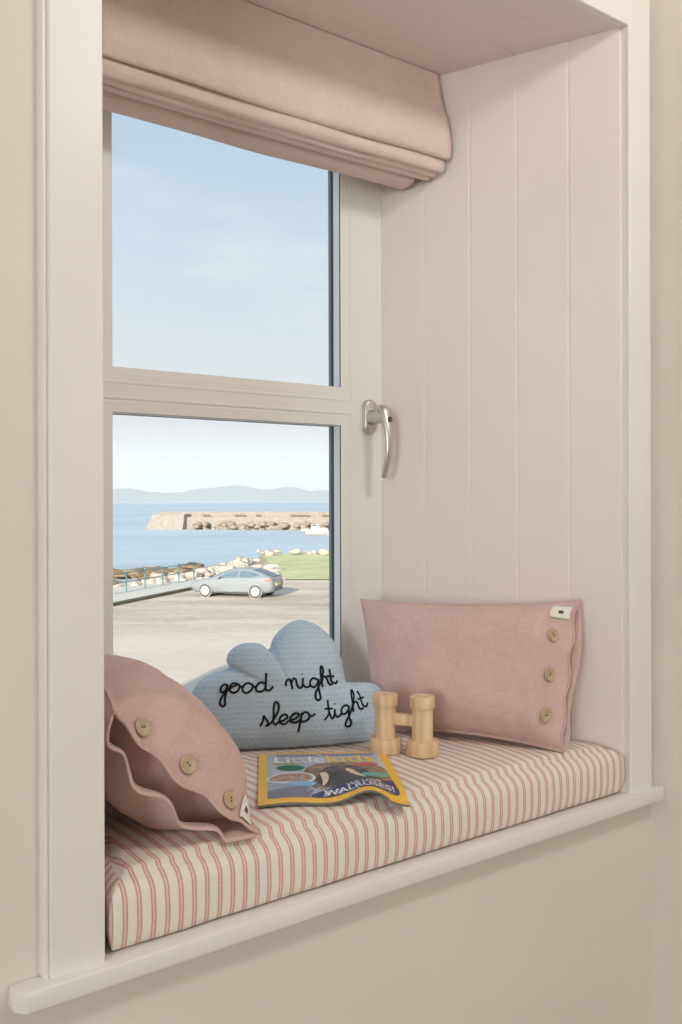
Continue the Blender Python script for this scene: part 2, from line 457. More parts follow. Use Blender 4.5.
add_box(bm, (gx0, YW, Z0s), (gx1, .5, ZL0-BW)); add_box(bm, (gx0, YW, ZU1+BW), (gx1, .5, Z1s))
bevel(bm, .0025)
sash = obj('sash', bm, M['upvc'], win)
bm = BM(); add_box(bm, (gx0, YW, ZL1+BW), (gx1, .5, ZU0-.012)); bevel(bm, .0012)
obj('transom', bm, M['upvc'], win)
bead = [(0, .484), (0, YW+.0002), (.001, YW-.0012), (.0048, YW-.0012), (.0062, YW+.0012), (.0085, YW+.0012), (.0095, YW-.0002), (.013, YW+.0002), (.021, YW+.0008), (BW-.0006, YW+.0012), (BW, YW+.0018), (BW, .5), (0, .5)]
for nm, z0, z1 in (('lower', ZL0-BW, ZL1+BW), ('upper', ZU0-BW, ZU1+BW)):
    bm = BM()
    bead_ring(bm, gx0, gx1, z0, z1, bead) if nm == 'lower' else bead_ring(bm, gx0, gx1, z0, z1, bead)
    bd = obj('glazing_bead', recalc(bm), M['upvc'], win)
    a, b, c, d = gx0+BW, gx1-BW, z0+BW, z1-BW
    bm = BM(); ring(bm, a-.004, b+.004, c-.004, d+.004, .0042, YW+.0019, .4681); obj('gasket', bm, M['gasket'], bd)
    bm = BM(); ring(bm, a-.004, b+.004, c-.004, d+.004, .0045, .4682, .4868); obj('spacer_bar', bm, M['spacer'], bd)
    bm = BM(); ring(bm, a-.004, b+.004, c-.004, d+.004, .0046, .4869, .4958); obj('outer_gasket', bm, M['gasket'], bd)
    bm = BM(); ring(bm, a-.004, b+.004, c-.004, d+.004, .0046, .4959, .5035); obj('outer_bead', bm, M['spacer_grey'], bd)
    bm = BM()
    for y in (.4690, .4862):
        bm.faces.new([bm.verts.new(p) for p in ((a, y, c), (b, y, c), (b, y, d), (a, y, d))])
    obj('pane', bm, M['glass'], win)

# lever handle with rounded rose
hx, hz = .757, .6803
def rrect(w, h, r, n=6):
    out = []
    for cx, cz, a0 in ((w-r, h-r, 0), (-w+r, h-r, 90), (-w+r, -h+r, 180), (w-r, -h+r, 270)):
        for k in range(n+1):
            a = math.radians(a0+90*k/n); out.append((cx+r*math.cos(a), cz+r*math.sin(a)))
    return out
bm = BM()
R = []
for y, ins in ((YW, .0), (YW-.0085, .0), (YW-.0115, .0012), (YW-.0128, .0035)):
    R.append([(hx+x, y, hz+z) for x, z in rrect(.0155-ins, .0345-ins, .0150-ins)])
add_loft(bm, R); recalc(bm)
rose = obj('handle', bm, M['chrome'], win, smooth=True, auto=40)
rose['label'] = 'satin metal handle'
bm = BM()
add_lathe(bm, [(0, 0), (.0150, 0), (.0152, .002), (.0145, .006), (.0138, .02), (.0136, .034), (.0120, .042), (0, .044)], Matrix.Translation((hx, YW-.0125, hz-.002)) @ Matrix.Rotation(PI/2, 4, 'X'), 24)
cl = catmull([(hx, .4230, .6925), (hx, .4125, .6915), (hx, .4060, .677), (hx, .3995, .650), (hx, .3968, .628), (hx, .3985, .603), (hx, .4055, .578), (hx, .4135, .558)], 5)
rings = []
for i, p in enumerate(cl):
    f = i/(len(cl)-1)
    t = (cl[min(i+1, len(cl)-1)]-cl[max(i-1, 0)]).normalized(); nx = Vector((1, 0, 0)); ny = t.cross(nx).normalized()
    wx = .0132*(1-.5*f) if f > .05 else .0115
    wy = .0090*(1-.5*f) if f > .05 else .009
    rings.append([p+nx*math.cos(2*PI*k/14)*wx+ny*math.sin(2*PI*k/14)*wy for k in range(14)])
add_loft(bm, rings); recalc(bm)
lev = obj('lever', bm, M['chrome'], rose, smooth=True, auto=50)
bm = BM()
add_lathe(bm, [(0, .001), (.0022, .001), (.0024, .004), (.0052, .004), (.0056, .003), (.0056, 0)], Matrix.Translation((hx+.001, .398, .6705)) @ Matrix.Rotation(PI/2-.2, 4, 'X'), 16)
obj('lock_button', recalc(bm), M['screw'], rose, smooth=True, auto=30)

# ------------------------------------------------------------------ seat cushion
def cx0(y): return .006+SPL*y
def cx1(y): return W-.006-SPR*y
CY0, CY1 = .006, .456
def ztop(x, y):
    s = min(max((x-cx0(y))/(cx1(y)-cx0(y)), 0), 1); t = min(max((y-CY0)/(CY1-CY0), 0), 1)
    dip = .009*math.exp(-(((x-.49)*.86-(y-.345)*.5)/.13)**4-(((x-.49)*.5+(y-.345)*.86)/.07)**2)   # weight of the cloud pillow
    return .079+.016*math.sqrt((1-(2*s-1)**4)*(1-(2*t-1)**4))-dip
def make_cushion():
    bm = BM(); uvl = bm.loops.layers.uv.new('UVMap')
    nx, ny = 96, 44
    def plan(s, t, d):
        y = CY0+d+t*(CY1-CY0-2*d); a, b = cx0(y)+d, cx1(y)-d
        return a+s*(b-a), y
    per = [(i/nx, 0) for i in range(nx)]+[(1, j/ny) for j in range(ny)]+[(1-i/nx, 1) for i in range(nx)]+[(0, 1-j/ny) for j in range(ny)]
    r = .026; zt = .079
    lev = [(.010, .0005), (.004, .004), (.0012, .014), (-.0005, .028), (-.0003, .042)]
    for k in range(1, 8):
        a = k/7*PI/2; lev.append((r*(1-math.cos(a)), zt-r+r*math.sin(a)))
    def wrk(x, y, z): return noise.noise((x*14, y*14, z*20))*.0016+noise.noise((x*40, y*30, z*50))*.0006
    rings = []
    for d, z in lev[:-1]:
        row = []
        for s, t in per:
            x, y = plan(s, t, d); row.append(bm.verts.new((x, y+wrk(x, y, z), max(.0003, z+(wrk(y, x, z) if z > .01 else 0)))))
        rings.append(row)
    grid = {}
    d = lev[-1][0]
    for i in range(nx+1):
        for j in range(ny+1):
            x, y = plan(i/nx, j/ny, d)
            grid[i, j] = bm.verts.new((x, y, ztop(x, y)+wrk(x, y, .5)*1.5))
    def pid(k):
        if k < nx: return (k, 0)
        k -= nx
        if k < ny: return (nx, k)
        k -= ny
        if k < nx: return (nx-k, ny)
        k -= nx
        return (0, ny-k)
    n = len(per)
    rings.append([grid[pid(k)] for k in range(n)])
    side = lambda k: 'f' if k < nx else 'r' if k < nx+ny else 'b' if k < 2*nx+ny else 'l'
    for li, (a, b) in enumerate(zip(rings, rings[1:])):
        for k in range(n):
            j = (k+1) % n; f = bm.faces.new((a[k], a[j], b[j], b[k]))
            sd = side(k)
            for lp in f.loops:
                c = lp.vert.co
                lp[uvl].uv = (c.x, c.z) if sd in 'fb' or li >= len(rings)-3 else (c.y+.3, c.z)
    for i in range(nx):
        for j in range(ny):
            f = bm.faces.new((grid[i, j], grid[i+1, j], grid[i+1, j+1], grid[i, j+1]))
            for lp in f.loops: lp[uvl].uv = (lp.vert.co.x, lp.vert.co.y)
    bm.faces.new(list(reversed(rings[0])))
    return bm
cu = thing('seat_cushion', (.48, .2, 0), 'red and cream ticking striped seat cushion filling the window seat', 'cushion')
obj('cover', make_cushion(), M['ticking'], cu, smooth=True)
bm = BM()
add_tube(bm, [(x, CY0+.0125+.0006*math.sin(x*37), .0715+.001*math.sin(x*21)) for x in [.02+.93*k/60 for k in range(61)]], .0007, 5)
sm = obj('seam', bm, M['tag'], cu, smooth=True)

# ------------------------------------------------------------------ linen pillows
def make_pillow(root, c, sgn, Tf, Tb, gap, scal, btn, tag_v, seed, mouth_u=.80, ear=.018, gf=.5, bu=.935, full=2.5, tw=.07, sag=0):
    """c = corners (closed-bottom, mouth-bottom, mouth-top, closed-top); open button edge at u = 1"""
    A, B, C_, D = [Vector(p) for p in c]
    Nn = ((B-A).cross(D-A)).normalized()*sgn
    wlen = ((B-A).length+(C_-D).length)/2; hlen = ((D-A).length+(C_-B).length)/2
    def arch(v):                                    # 0 at the buttons, 1 half way between them
        vs = [-.02]+list(btn)+[1.02]
        for a, b in zip(vs, vs[1:]):
            if a <= v <= b: return math.sin(PI*(v-a)/(b-a))**2
        return 0
    def prof(s, p=2.4, q=.62): return max(0, 1-abs(2*s-1)**p)**q
    def uend(v, front):
        e = max(0, min(1, v*9, (1-v)*9)); e = e*e*(3-2*e)
        return 1+e*((-scal*arch(v)-.004) if front else .012+.010*math.sin(v*9+seed))
    def S(uu, v, front):
        ue = uend(v, front); u = uu*ue
        up = min(max(u, 0), 1)
        du = -ear*math.sin(PI*v)*(1-2*up)*.6 if u < .5 else 0
        vv = v + ear/hlen*math.sin(PI*up)**.8*(1-2*v)*.9
        ub = u+(-du/wlen)
        P = A*(1-ub)*(1-vv)+B*ub*(1-vv)+C_*ub*vv+D*(1-ub)*vv
        T = Tf if front else Tb
        # body belly, closing towards the mouth
        b = prof(min(max(0, u-.014)/.986, 1)*.93, full, .62 if full < 3 else .5)
        pv = prof(min(1, max(0, (v-.02)/.96)), full+.1, .62 if full < 3 else .52)
        k = min(max((u-mouth_u)/(1-mouth_u), 0), 1); k = k*k*(3-2*k)
        g = gap*(.45+.55*arch(v))*prof(v, 6, .5)
        t = (T*b*pv)*(1-k)+k*(g*(gf if front else 1-gf)+T*(.10*gf/.5 if front else .10)*pv)
        t_sag = sag*k*math.sin(PI*min(1, max(0, v)))**.6
        t = max(t, .0016*max(0, min(1, v*70, (1-v)*70, u*70)))
        w = (noise.noise((u*5+seed, v*5, 1.3 if front else 7.7))*.0050+noise.noise((u*13+seed, v*11, 3.1))*.0022)*min(1, pv*1.4)*min(1, b*1.4)
        # gathers running in from the corners and along the seams
        sm_ = math.exp(-min(v, 1-v)*16)
        w += sm_*noise.noise((u*22+seed, v*3, 5.5))*.0035*min(1, 6*min(v, 1-v)+.15)
        Q = P+Nn*((t+w-t_sag) if front else -(t-w+t_sag))
        Q.z = max(Q.z, ztop(Q.x, Q.y)+(.0065 if front else .0025))     # rests on the seat
        return Q
    nu, nv = 84, 60
    uvs = {}
    bm = BM(); uvl = bm.loops.layers.uv.new('UVMap')
    def sheet(front):
        G = {}
        for i in range(nu+1):
            for j in range(nv+1):
                uu = i/nu; v = j/nv
                uu = .5-.5*math.cos(PI*uu) if uu < .5 else uu   # finer at the closed seam
                vv = .5-.5*math.cos(PI*v)
                vtx = bm.verts.new(S(uu, vv, front)); G[i, j] = vtx; uvs[vtx] = (uu*wlen+(0 if front else 1), vv*hlen)
        return G
    Gs = [sheet(True), sheet(False)]
    for f_, G in enumerate(Gs):
        for i in range(nu):
            for j in range(nv):
                q = [G[i, j], G[i+1, j], G[i+1, j+1], G[i, j+1]]
                if (f_ == 0) != (sgn > 0): q.reverse()
                fc = bm.faces.new(q)
                for lp in fc.loops: lp[uvl].uv = uvs[lp.vert]
    bmesh.ops.remove_doubles(bm, verts=bm.verts, dist=.0006)
    body = obj('cover', bm, M['pink_linen'], root, smooth=True)
    so = body.modifiers.new('thickness', 'SOLIDIFY'); so.thickness = .0022; so.offset = -1
    # hems along the two open edges
    for front in (True, False):
        for off, r in ((0, .0019),):
            bm = BM()
            add_tube(bm, [S(1, .012+.976*k/90, front) for k in range(91)], r, 6)
            hm = obj('hem', bm, M['pink_hem'], root, smooth=True)
    # inner lining that closes the pillow behind the opening
    bm = BM(); uvl = bm.loops.layers.uv.new('UVMap'); rows = []
    for k in range(41):
        v = .02+.96*k/40; a = S(mouth_u+.05, v, True)-Nn*.003; b = S(mouth_u+.05, v, False)+Nn*.003
        bul = (B-A).normalized()*(.018*prof(v)+.006*noise.noise((v*9, seed, 0)))
        rows.append([bm.verts.new(a.lerp(b, t/8)+bul*math.sin(PI*t/8)) for t in range(9)])
    for a, b in zip(rows, rows[1:]):
        for t in range(8): bm.faces.new((a[t], a[t+1], b[t+1], b[t]))
    obj('lining', recalc(bm), M['pink_linen'], root, smooth=True)
    def frame(uu, v, lift=0):
        p = S(uu, v, True); e = .012
        tu = (S(min(1, uu+e), v, True)-S(uu-e, v, True)).normalized(); tv = (S(uu, min(1, v+e), True)-S(uu, v-e, True)).normalized()
        n = tu.cross(tv).normalized()
        if n.dot(Nn) < 0: n = -n
        tv = n.cross(tu).normalized()
        return Matrix(((tu.x, tv.x, n.x, p.x+n.x*lift), (tu.y, tv.y, n.y, p.y+n.y*lift), (tu.z, tv.z, n.z, p.z+n.z*lift), (0, 0, 0, 1)))
    for q, v in enumerate(btn):
        F_ = frame(bu, v, .0012)
        bm = BM(); add_lathe(bm, [(0, 0), (.0112, 0), (.0120, .0012), (.0120, .0030), (.0110, .0040), (.0095, .0040), (.0085, .0033), (0, .0033)], F_, 28)
        bt = obj('button', recalc(bm), M['button'], root, smooth=True, auto=40)
        for hx_ in (-1, 1):
            bm = BM(); add_lathe(bm, [(0, .0037), (.0013, .0037), (.0013, .003)], F_ @ Matrix.Translation((hx_*.0021*math.cos(q+.4), hx_*.0021*math.sin(q+.4), 0)), 10)
            obj('hole_shade_disc', recalc(bm), M['hole_shade_disc'], bt)
    # little woven label sewn at the corner
    bm = BM(); tl = []
    for a in range(9):
        u_ = .905+.078*a/8
        tl.append([bm.verts.new(frame(u_, tag_v-tw/2+tw*b/4, .0028) @ Vector((0, 0, 0))) for b in range(5)])
    for a, b in zip(tl, tl[1:]):
        for t in range(4): bm.faces.new((a[t], a[t+1], b[t+1], b[t]))
    tg = obj('label_tag', recalc(bm), M['tag'], root, smooth=True)
    s2 = tg.modifiers.new('thickness', 'SOLIDIFY'); s2.thickness = .0012; s2.offset = 0
    bm = BM(); tl = []
    for a in range(4):
        u_ = .934+.020*a/3
        tl.append([bm.verts.new(frame(u_, tag_v-.011+.022*b/3, .0042) @ Vector((0, 0, 0))) for b in range(4)])
    for a, b in zip(tl, tl[1:]):
        for t in range(3): bm.faces.new((a[t], a[t+1], b[t+1], b[t]))
    obj('tag_mark', recalc(bm), M['tag_mark'], tg)
    return S

RP = [(.650, .3260, .099), (.822, .026, .089), (.9115, .062, .3380), (.6955, .4120, .3255)]
rp = thing('pillow', (.75, .18, .095), 'dusty pink linen pillow leaning against the boarded reveal behind the wooden binoculars', 'pillow', 'pink buttoned pillows')
make_pillow(rp, RP, 1, .072, .050, .012, .012, (.20, .465, .73), .895, 2.0, .84, .012, bu=.915, full=3.0, tw=.085)
K0 = Vector((.2165, .0160, .0915)); K1 = K0+Vector((-.192, .014, .180))
L0 = K0+Vector((.105, .366, .014)); L1 = K1+Vector((.095, .352, .022))
lp_ = thing('pillow', (.16, .2, .095), 'dusty pink linen pillow slumped on its side beside the left architrave, button edge gaping', 'pillow', 'pink buttoned pillows')
make_pillow(lp_, [tuple(L0), tuple(K0), tuple(K1), tuple(L1)], -1, .064, .105, .026, .024, (.20, .51, .82), .085, 9.0, .80, .014, gf=.1, full=2.6, sag=.020)
# ------------------------------------------------------------------ cloud pillow with corded lettering
CA = Vector((.36, .42, .095)); CE = Vector((.88775, -.46032, 0)); CU = Vector((.07201, .13888, .98769)); CN = Vector((-.45465, -.87682, .15643))
CLOUD = [(0.0298, -.0075), (0.003, -.001), (-0.0125, 0.0205), (-0.024, 0.0492), (-0.0238, 0.0777), (-0.0101, 0.1041), (0.014, 0.1185), (0.0433, 0.1278), (0.04, 0.1433), (0.0471, 0.1585), (0.0629, 0.1684), (0.0839, 0.1704), (0.0996, 0.1673), (0.1135, 0.1582), (0.1227, 0.1788), (0.139, 0.1958), (0.1588, 0.2067), (0.1766, 0.2071), (0.1997, 0.1977), (0.2191, 0.1813), (0.2329, 0.1616), (0.2412, 0.1368), (0.2457, 0.1087), (0.2507, 0.0972), (0.2705, 0.0956), (0.2922, 0.0939), (0.3083, 0.0872), (0.3168, 0.0712), (0.3177, 0.0468), (0.3112, 0.0193), (0.2977, -.003), (0.2527, -.0075), (0.1818, -.0095), (0.1034, -.0095)]
outl = [Vector((p[0], p[1])) for p in catmull([(x, y, 0) for x, y in CLOUD], 6, True)]
CC = Vector((.152, .078))
def pol(p): return math.atan2(p.y-CC.y, p.x-CC.x)
def brad(th):
    d = Vector((math.cos(th), math.sin(th))); best = .05
    n = len(outl)
    for i in range(n):
        a = outl[i]-CC; b = outl[(i+1) % n]-CC; e = b-a
        den = d.x*e.y-d.y*e.x
        if abs(den) < 1e-12: continue
        t = (a.x*e.y-a.y*e.x)/den; s = (a.x*d.y-a.y*d.x)/den
        if t > 0 and -1e-6 <= s <= 1+1e-6: best = max(best, t)
    return best
TFR, TBK = .050, .026
def cprof(s): return max(0, 1-s**3.0)**.58
def cheight(x, y):
    p = Vector((x, y)); r = (p-CC).length
    s = min(1, r/brad(pol(p))) if r > 1e-6 else 0
    return TFR*cprof(s)
def cpt(x, y, h):
    q = CA+CE*x+CU*y+CN*h
    q.z = max(q.z, ztop(q.x, q.y)+.0012); return q
cl_ = thing('cloud_pillow', tuple(CA+CE*.15), 'blue knitted cloud shaped pillow lettered good night sleep tight, leaning at the window', 'pillow')
bm = BM(); uvl = bm.loops.layers.uv.new('UVMap')
nS = 30; ths = [pol(p) for p in outl]; n = len(outl)
for front in (1, 0):
    rows = []
    for k in range(1, nS+1):
        s = math.sin(k/nS*PI/2)
        row = []
        for i, p in enumerate(outl):
            q = CC+(p-CC)*s
            h = (TFR if front else -TBK)*cprof(s)+noise.noise((q.x*22, q.y*22, front*4))*.0022*min(1, (1-s)*6)
            v = bm.verts.new(cpt(q.x, q.y, h)); row.append((v, q))
        rows.append(row)
    c0 = (bm.verts.new(cpt(CC.x, CC.y, TFR if front else -TBK)), CC)
    def face(vs):
        f = bm.faces.new([v for v, q in vs])
        m = {v: q for v, q in vs}
        for lp in f.loops: lp[uvl].uv = (m[lp.vert].x, m[lp.vert].y)
    for i in range(n):
        j = (i+1) % n
        face([c0, rows[0][i], rows[0][j]] if front else [c0, rows[0][j], rows[0][i]])
        for a, b in zip(rows, rows[1:]):
            face([a[i], b[i], b[j], a[j]] if front else [a[j], b[j], b[i], a[i]])
bmesh.ops.remove_doubles(bm, verts=bm.verts, dist=.0002)
obj('cover', recalc(bm), M['knit'], cl_, smooth=True)
bm = BM(); add_tube(bm, [cpt(p.x, p.y, 0) for p in outl]+[cpt(outl[0].x, outl[0].y, 0)], .0012, 6, cap=False)
obj('seam', bm, M['knit'], cl_, smooth=True)
for st in STROKES:
    q = catmull([(x, y, 0) for x, y in st], 5)
    bm = BM()
    pts = [cpt(p.x, p.y, cheight(p.x, p.y)+.0006) for p in q]
    add_tube(bm, pts, .00185, 8)
    if len(CORDS) == 0 or True: CORDS.append(bm)
# one sewn cord of lettering per word
def merge(bms):
    out = BM()
    for b in bms:
        me = bpy.data.meshes.new('tmp'); b.to_mesh(me); b.free(); out.from_mesh(me); bpy.data.meshes.remove(me)
    return out
for nm, a, b in (('good', 0, 5), ('night', 5, 12), ('sleep', 12, 17), ('tight', 17, len(STROKES))):
    o = obj('lettering', recalc(merge(CORDS[a:b])), M['cord'], cl_, smooth=True); o['label'] = 'black cord lettering reading ' + nm

# ------------------------------------------------------------------ wooden binoculars standing upright
b0 = Vector((.5770, .1983)); b1 = Vector((.6137, .1475))
zb = .0958
ax = Vector((b1.x-b0.x, b1.y-b0.y, 0)).normalized()
bn = thing('toy_binoculars', ((b0.x+b1.x)/2, (b0.y+b1.y)/2, zb), 'pair of pale turned wood toy binoculars standing on end on the seat cushion', 'toy')
for p in (b0, b1):
    base = Vector((p.x, p.y, zb)); T = Matrix.Translation(base)
    hole = [(.0052, .002), (.0052, .0868)]
    bm = BM(); add_lathe(bm, [(.0052, .024), (.0172, .024), (.0172, .0785), (.0052, .0785), (.0052, .024)], T, 40)
    br = obj('barrel', recalc(bm), M['wood'], bn, smooth=True, auto=30)
    bm = BM(); add_lathe(bm, [(.0052, 0), (.0252, 0), (.0266, .0012), (.0268, .003), (.0268, .0215), (.0260, .0240), (.0245, .0252), (.0175, .0252), (.0052, .0252), (.0052, 0)], T, 40)
    obj('objective_ring', recalc(bm), M['wood'], br, smooth=True, auto=30)
    bm = BM(); add_lathe(bm, [(.0052, .0765), (.0180, .0765), (.0200, .0772), (.0206, .0785), (.0206, .0940), (.0200, .0956), (.0188, .0963), (.0058, .0963), (.0042, .0950), (.0042, .0830), (0, .0828), (0, .0765)], T, 40)
    obj('eyepiece_ring', recalc(bm), M['wood'], br, smooth=True, auto=30)
bm = BM()
L = (b1-b0).length
Mx = Matrix.Translation(((b0.x+b1.x)/2, (b0.y+b1.y)/2, zb+.0560)) @ Matrix(((ax.x, -ax.y, 0, 0), (ax.y, ax.x, 0, 0), (0, 0, 1, 0), (0, 0, 0, 1)))
add_box(bm, (-L/2+.013, -.0085, -.0095), (L/2-.013, .0085, .0095), Mx); bevel(bm, .003, 3)
obj('bridge', bm, M['wood'], bn, smooth=True, auto=40)

# ------------------------------------------------------------------ magazine
MC = [(.4065, .3200), (.5720, .1960), (.2574, .0887), (.4486, -.0060)]     # top left, top right, bottom left, bottom right
def mpt(s, t, h=0):
    x = (MC[0][0]*(1-s)+MC[1][0]*s)*(1-t)+(MC[2][0]*(1-s)+MC[3][0]*s)*t
    y = (MC[0][1]*(1-s)+MC[1][1]*s)*(1-t)+(MC[2][1]*(1-s)+MC[3][1]*s)*t
    curl = .020*math.exp(-((s-.74)/.17)**2)*max(0, (t-.35)/.65)**1.6 + .004*math.exp(-((s-.2)/.2)**2)*t*t + .006*max(0, s-.9)*10*max(0, t-.5)*.25
    # page surface bridges the domed seat
    return Vector((x, y, ztop(x, y)+.0042+curl+h))
def sheet_bm(h0, h1, s0=0, s1=1, t0=0, t1=1, ns=48, nt=48):
    bm = BM()
    g = {}
    for i in range(ns+1):
        for j in range(nt+1):
            s = s0+(s1-s0)*i/ns; t = t0+(t1-t0)*j/nt
            for k, h in ((0, h0), (1, h1)): g[i, j, k] = bm.verts.new(mpt(s, t, h))
    for i in range(ns):
        for j in range(nt):
            bm.faces.new((g[i, j, 1], g[i, j+1, 1], g[i+1, j+1, 1], g[i+1, j, 1])); bm.faces.new((g[i, j, 0], g[i+1, j, 0], g[i+1, j+1, 0], g[i, j+1, 0]))
    for i in range(ns):
        for j in (0, nt): bm.faces.new((g[i, j, 0], g[i+1, j, 0], g[i+1, j, 1], g[i, j, 1]))
    for j in range(nt):
        for i in (0, ns): bm.faces.new((g[i, j, 0], g[i, j+1, 0], g[i, j+1, 1], g[i, j, 1]))
    return recalc(bm)
def flat(name, rgb, rough=.32, var=.03, scale=40):
    return simple('print_'+name, rgb, rough, .45, var, scale)
mg = thing('magazine', (.43, .16, .09), 'yellow bordered childrens magazine with a walrus cover lying open side curled on the cushion', 'magazine')
obj('pages', sheet_bm(-.0034, -.0004), simple('page_edges', (120, 116, 112), .7, .2, .1, 200), mg, smooth=True, auto=40)
obj('cover', sheet_bm(-.0003, .0003), flat('yellow', (240, 190, 62)), mg, smooth=True, auto=40)
LAY = [.0006]
def patch(name, poly, mat, par=None, lift=None):
    """printed shape: polygon in cover coordinates laid on the curved cover"""
    bm = BM()
    c = Vector((sum(p[0] for p in poly)/len(poly), sum(p[1] for p in poly)/len(poly)))
    n_ = len(poly); K = 10; rows = []
    h = LAY[0] if lift is None else lift
    for k in range(1, K+1):
        rows.append([bm.verts.new(mpt(c.x+(p[0]-c.x)*k/K, c.y+(p[1]-c.y)*k/K, h)) for p in poly])
    c0 = bm.verts.new(mpt(c.x, c.y, h))
    for i in range(n_):
        j = (i+1) % n_
        bm.faces.new((c0, rows[0][j], rows[0][i]))
        for a, b in zip(rows, rows[1:]): bm.faces.new((a[i], a[j], b[j], b[i]))
    LAY[0] += .00003
    recalc(bm)
    return obj(name, bm, mat, par or mg)
def dens(poly, m=10):
    out = []
    for a, b in zip(poly, poly[1:]+poly[:1]):
        for k in range(m): out.append((a[0]+(b[0]-a[0])*k/m, a[1]+(b[1]-a[1])*k/m))
    return out
def ell(cx, cy, rx, ry, n=40, rot=0):
    c, s = math.cos(rot), math.sin(rot)
    return [(cx+rx*math.cos(2*PI*k/n)*c-ry*math.sin(2*PI*k/n)*s, cy+rx*math.cos(2*PI*k/n)*s+ry*math.sin(2*PI*k/n)*c) for k in range(n)]
def smo(poly, n=5): return [(p.x, p.y) for p in catmull([(a, b, 0) for a, b in poly], n, True)]

def sky_print():
    t = NT('print_photo_background')
    f = t.noise(t.mapv('Object', (14, 14, 14)), 1, 3)
    t.base(t.ramp(f, [(.3, lin((150, 160, 188))), (.7, lin((196, 200, 210)))]), .32, .45); return t.m
patch('cover_photo', dens([(.062, .055), (.938, .055), (.938, .93), (.062, .93)]), sky_print())
def bark(name, a, b, sc_=70):
    t = NT('print_'+name); f = t.noise(t.mapv('Object', (sc_, sc_, sc_)), 1, 4, .7)
    t.base(t.ramp(f, [(.35, lin(a)), (.65, lin(b))]), .32, .45); return t.m
brown = bark('walrus_hide', (96, 72, 58), (176, 146, 122)); dark = bark('walrus_muzzle', (48, 42, 44), (86, 74, 70)); navy = flat('navy', (52, 56, 104))
patch('photo_water', dens([(.062, .80), (.30, .74), (.36, .76), (.40, .93), (.062, .93)]), flat('grey_water', (120, 122, 138), var=.15))
patch('photo_hide', smo([(.40, .80), (.34, .64), (.33, .47), (.38, .35), (.50, .29), (.72, .29), (.84, .34), (.92, .42), (.937, .60), (.937, .86), (.80, .80), (.60, .80)]), brown)
patch('photo_muzzle', smo([(.45, .48), (.50, .385), (.62, .35), (.73, .375), (.79, .48), (.84, .62), (.86, .76), (.68, .82), (.48, .78), (.41, .66)]), dark)
patch('photo_snout', smo([(.47, .46), (.53, .39), (.63, .37), (.72, .40), (.75, .46), (.63, .44), (.52, .48)]), bark('snout', (70, 62, 64), (120, 104, 96)))
patch('title_band', smo([(.36, .93), (.42, .84), (.56, .77), (.72, .72), (.90, .72), (.937, .74), (.937, .93), (.70, .93)]), navy)
tusk = flat('tusk', (226, 206, 180))
patch('tusk', smo([(.445, .50), (.490, .49), (.500, .58), (.480, .68), (.445, .74), (.45, .64)]), tusk)
patch('tusk', smo([(.635, .435), (.675, .425), (.715, .53), (.755, .665), (.705, .62), (.66, .53)]), tusk)
patch('inset_rim', smo([(.055, .62), (.09, .54), (.20, .485), (.34, .49), (.40, .55), (.39, .64), (.30, .69), (.16, .685)]), flat('pale_rim', (214, 222, 232)))
patch('inset_photo', smo([(.075, .615), (.105, .55), (.205, .50), (.33, .505), (.38, .56), (.37, .625), (.29, .66), (.17, .655)]), bark('seal', (140, 104, 88), (206, 176, 164), 110))
patch('inset_water', smo([(.19, .69), (.26, .65), (.36, .655), (.40, .69), (.36, .745), (.24, .735)]), flat('pale_blue', (140, 184, 222)))
patch('badge', ell(.235, .385, .105, .062), flat('badge_green', (40, 120, 92)))
patch('badge', ell(.80, .335, .095, .042), flat('badge_red', (196, 92, 78)))
patch('badge', ell(.835, .595, .105, .062), flat('badge_teal', (92, 170, 156)))

def text(body, s0, s1, t0, t1, mat, name, rot=0, shear=0, arcf=None, lift=None):
    """lettering printed on the cover: outlines laid on the curved page"""
    cu_ = bpy.data.curves.new('lettering', 'FONT'); cu_.body = body; cu_.resolution_u = 3; cu_.offset = .012
    o = bpy.data.objects.new('lettering', cu_); COL.objects.link(o)
    dg = bpy.context.evaluated_depsgraph_get(); me = bpy.data.meshes.new_from_object(o.evaluated_get(dg))
    bpy.data.objects.remove(o); bpy.data.curves.remove(cu_)
    bm = BM(); bm.from_mesh(me); bpy.data.meshes.remove(me)
    bmesh.ops.triangulate(bm, faces=bm.faces)
    xs = [v.co.x for v in bm.verts]; ys = [v.co.y for v in bm.verts]
    a, b, c, d = min(xs), max(xs), min(ys), max(ys)
    h = LAY[0] if lift is None else lift
    for v in bm.verts:
        fx = (v.co.x-a)/(b-a); fy = (v.co.y-c)/(d-c)
        s = s0+fx*(s1-s0); t = t1+fy*(t0-t1)
        t += (arcf(fx) if arcf else 0)
        v.co = mpt(s, t, h)
    LAY[0] += .00003
    bm.normal_update()
    ctr = sum((f.normal.z*f.calc_area() for f in bm.faces), 0)
    if ctr < 0: bmesh.ops.reverse_faces(bm, faces=bm.faces)
    return obj(name, bm, mat, mg)
white = flat('white', (236, 236, 240)); yel = flat('title_yellow', (246, 206, 58)); lime = flat('lime', (176, 186, 70)); blu = flat('strip_blue', (70, 92, 150))
text('NATIONAL GEOGRAPHIC', .14, .90, .075, .125, blu, 'masthead_strip')
text('Little', .12, .50, .135, .275, white, 'title_word')
text('kids', .52, .88, .115, .275, yel, 'title_word')
patch('subtitle_smudge', dens([(.11, .285), (.30, .285), (.30, .305), (.11, .305)]), lime)
text('WE LOVE', .60, .85, .755, .815, white, 'cover_line', arcf=lambda f: .02-.05*f)
text('WALRUSES!', .44, .92, .815, .905, white, 'cover_line', arcf=lambda f: .015*(1-f)-.02*f*0)

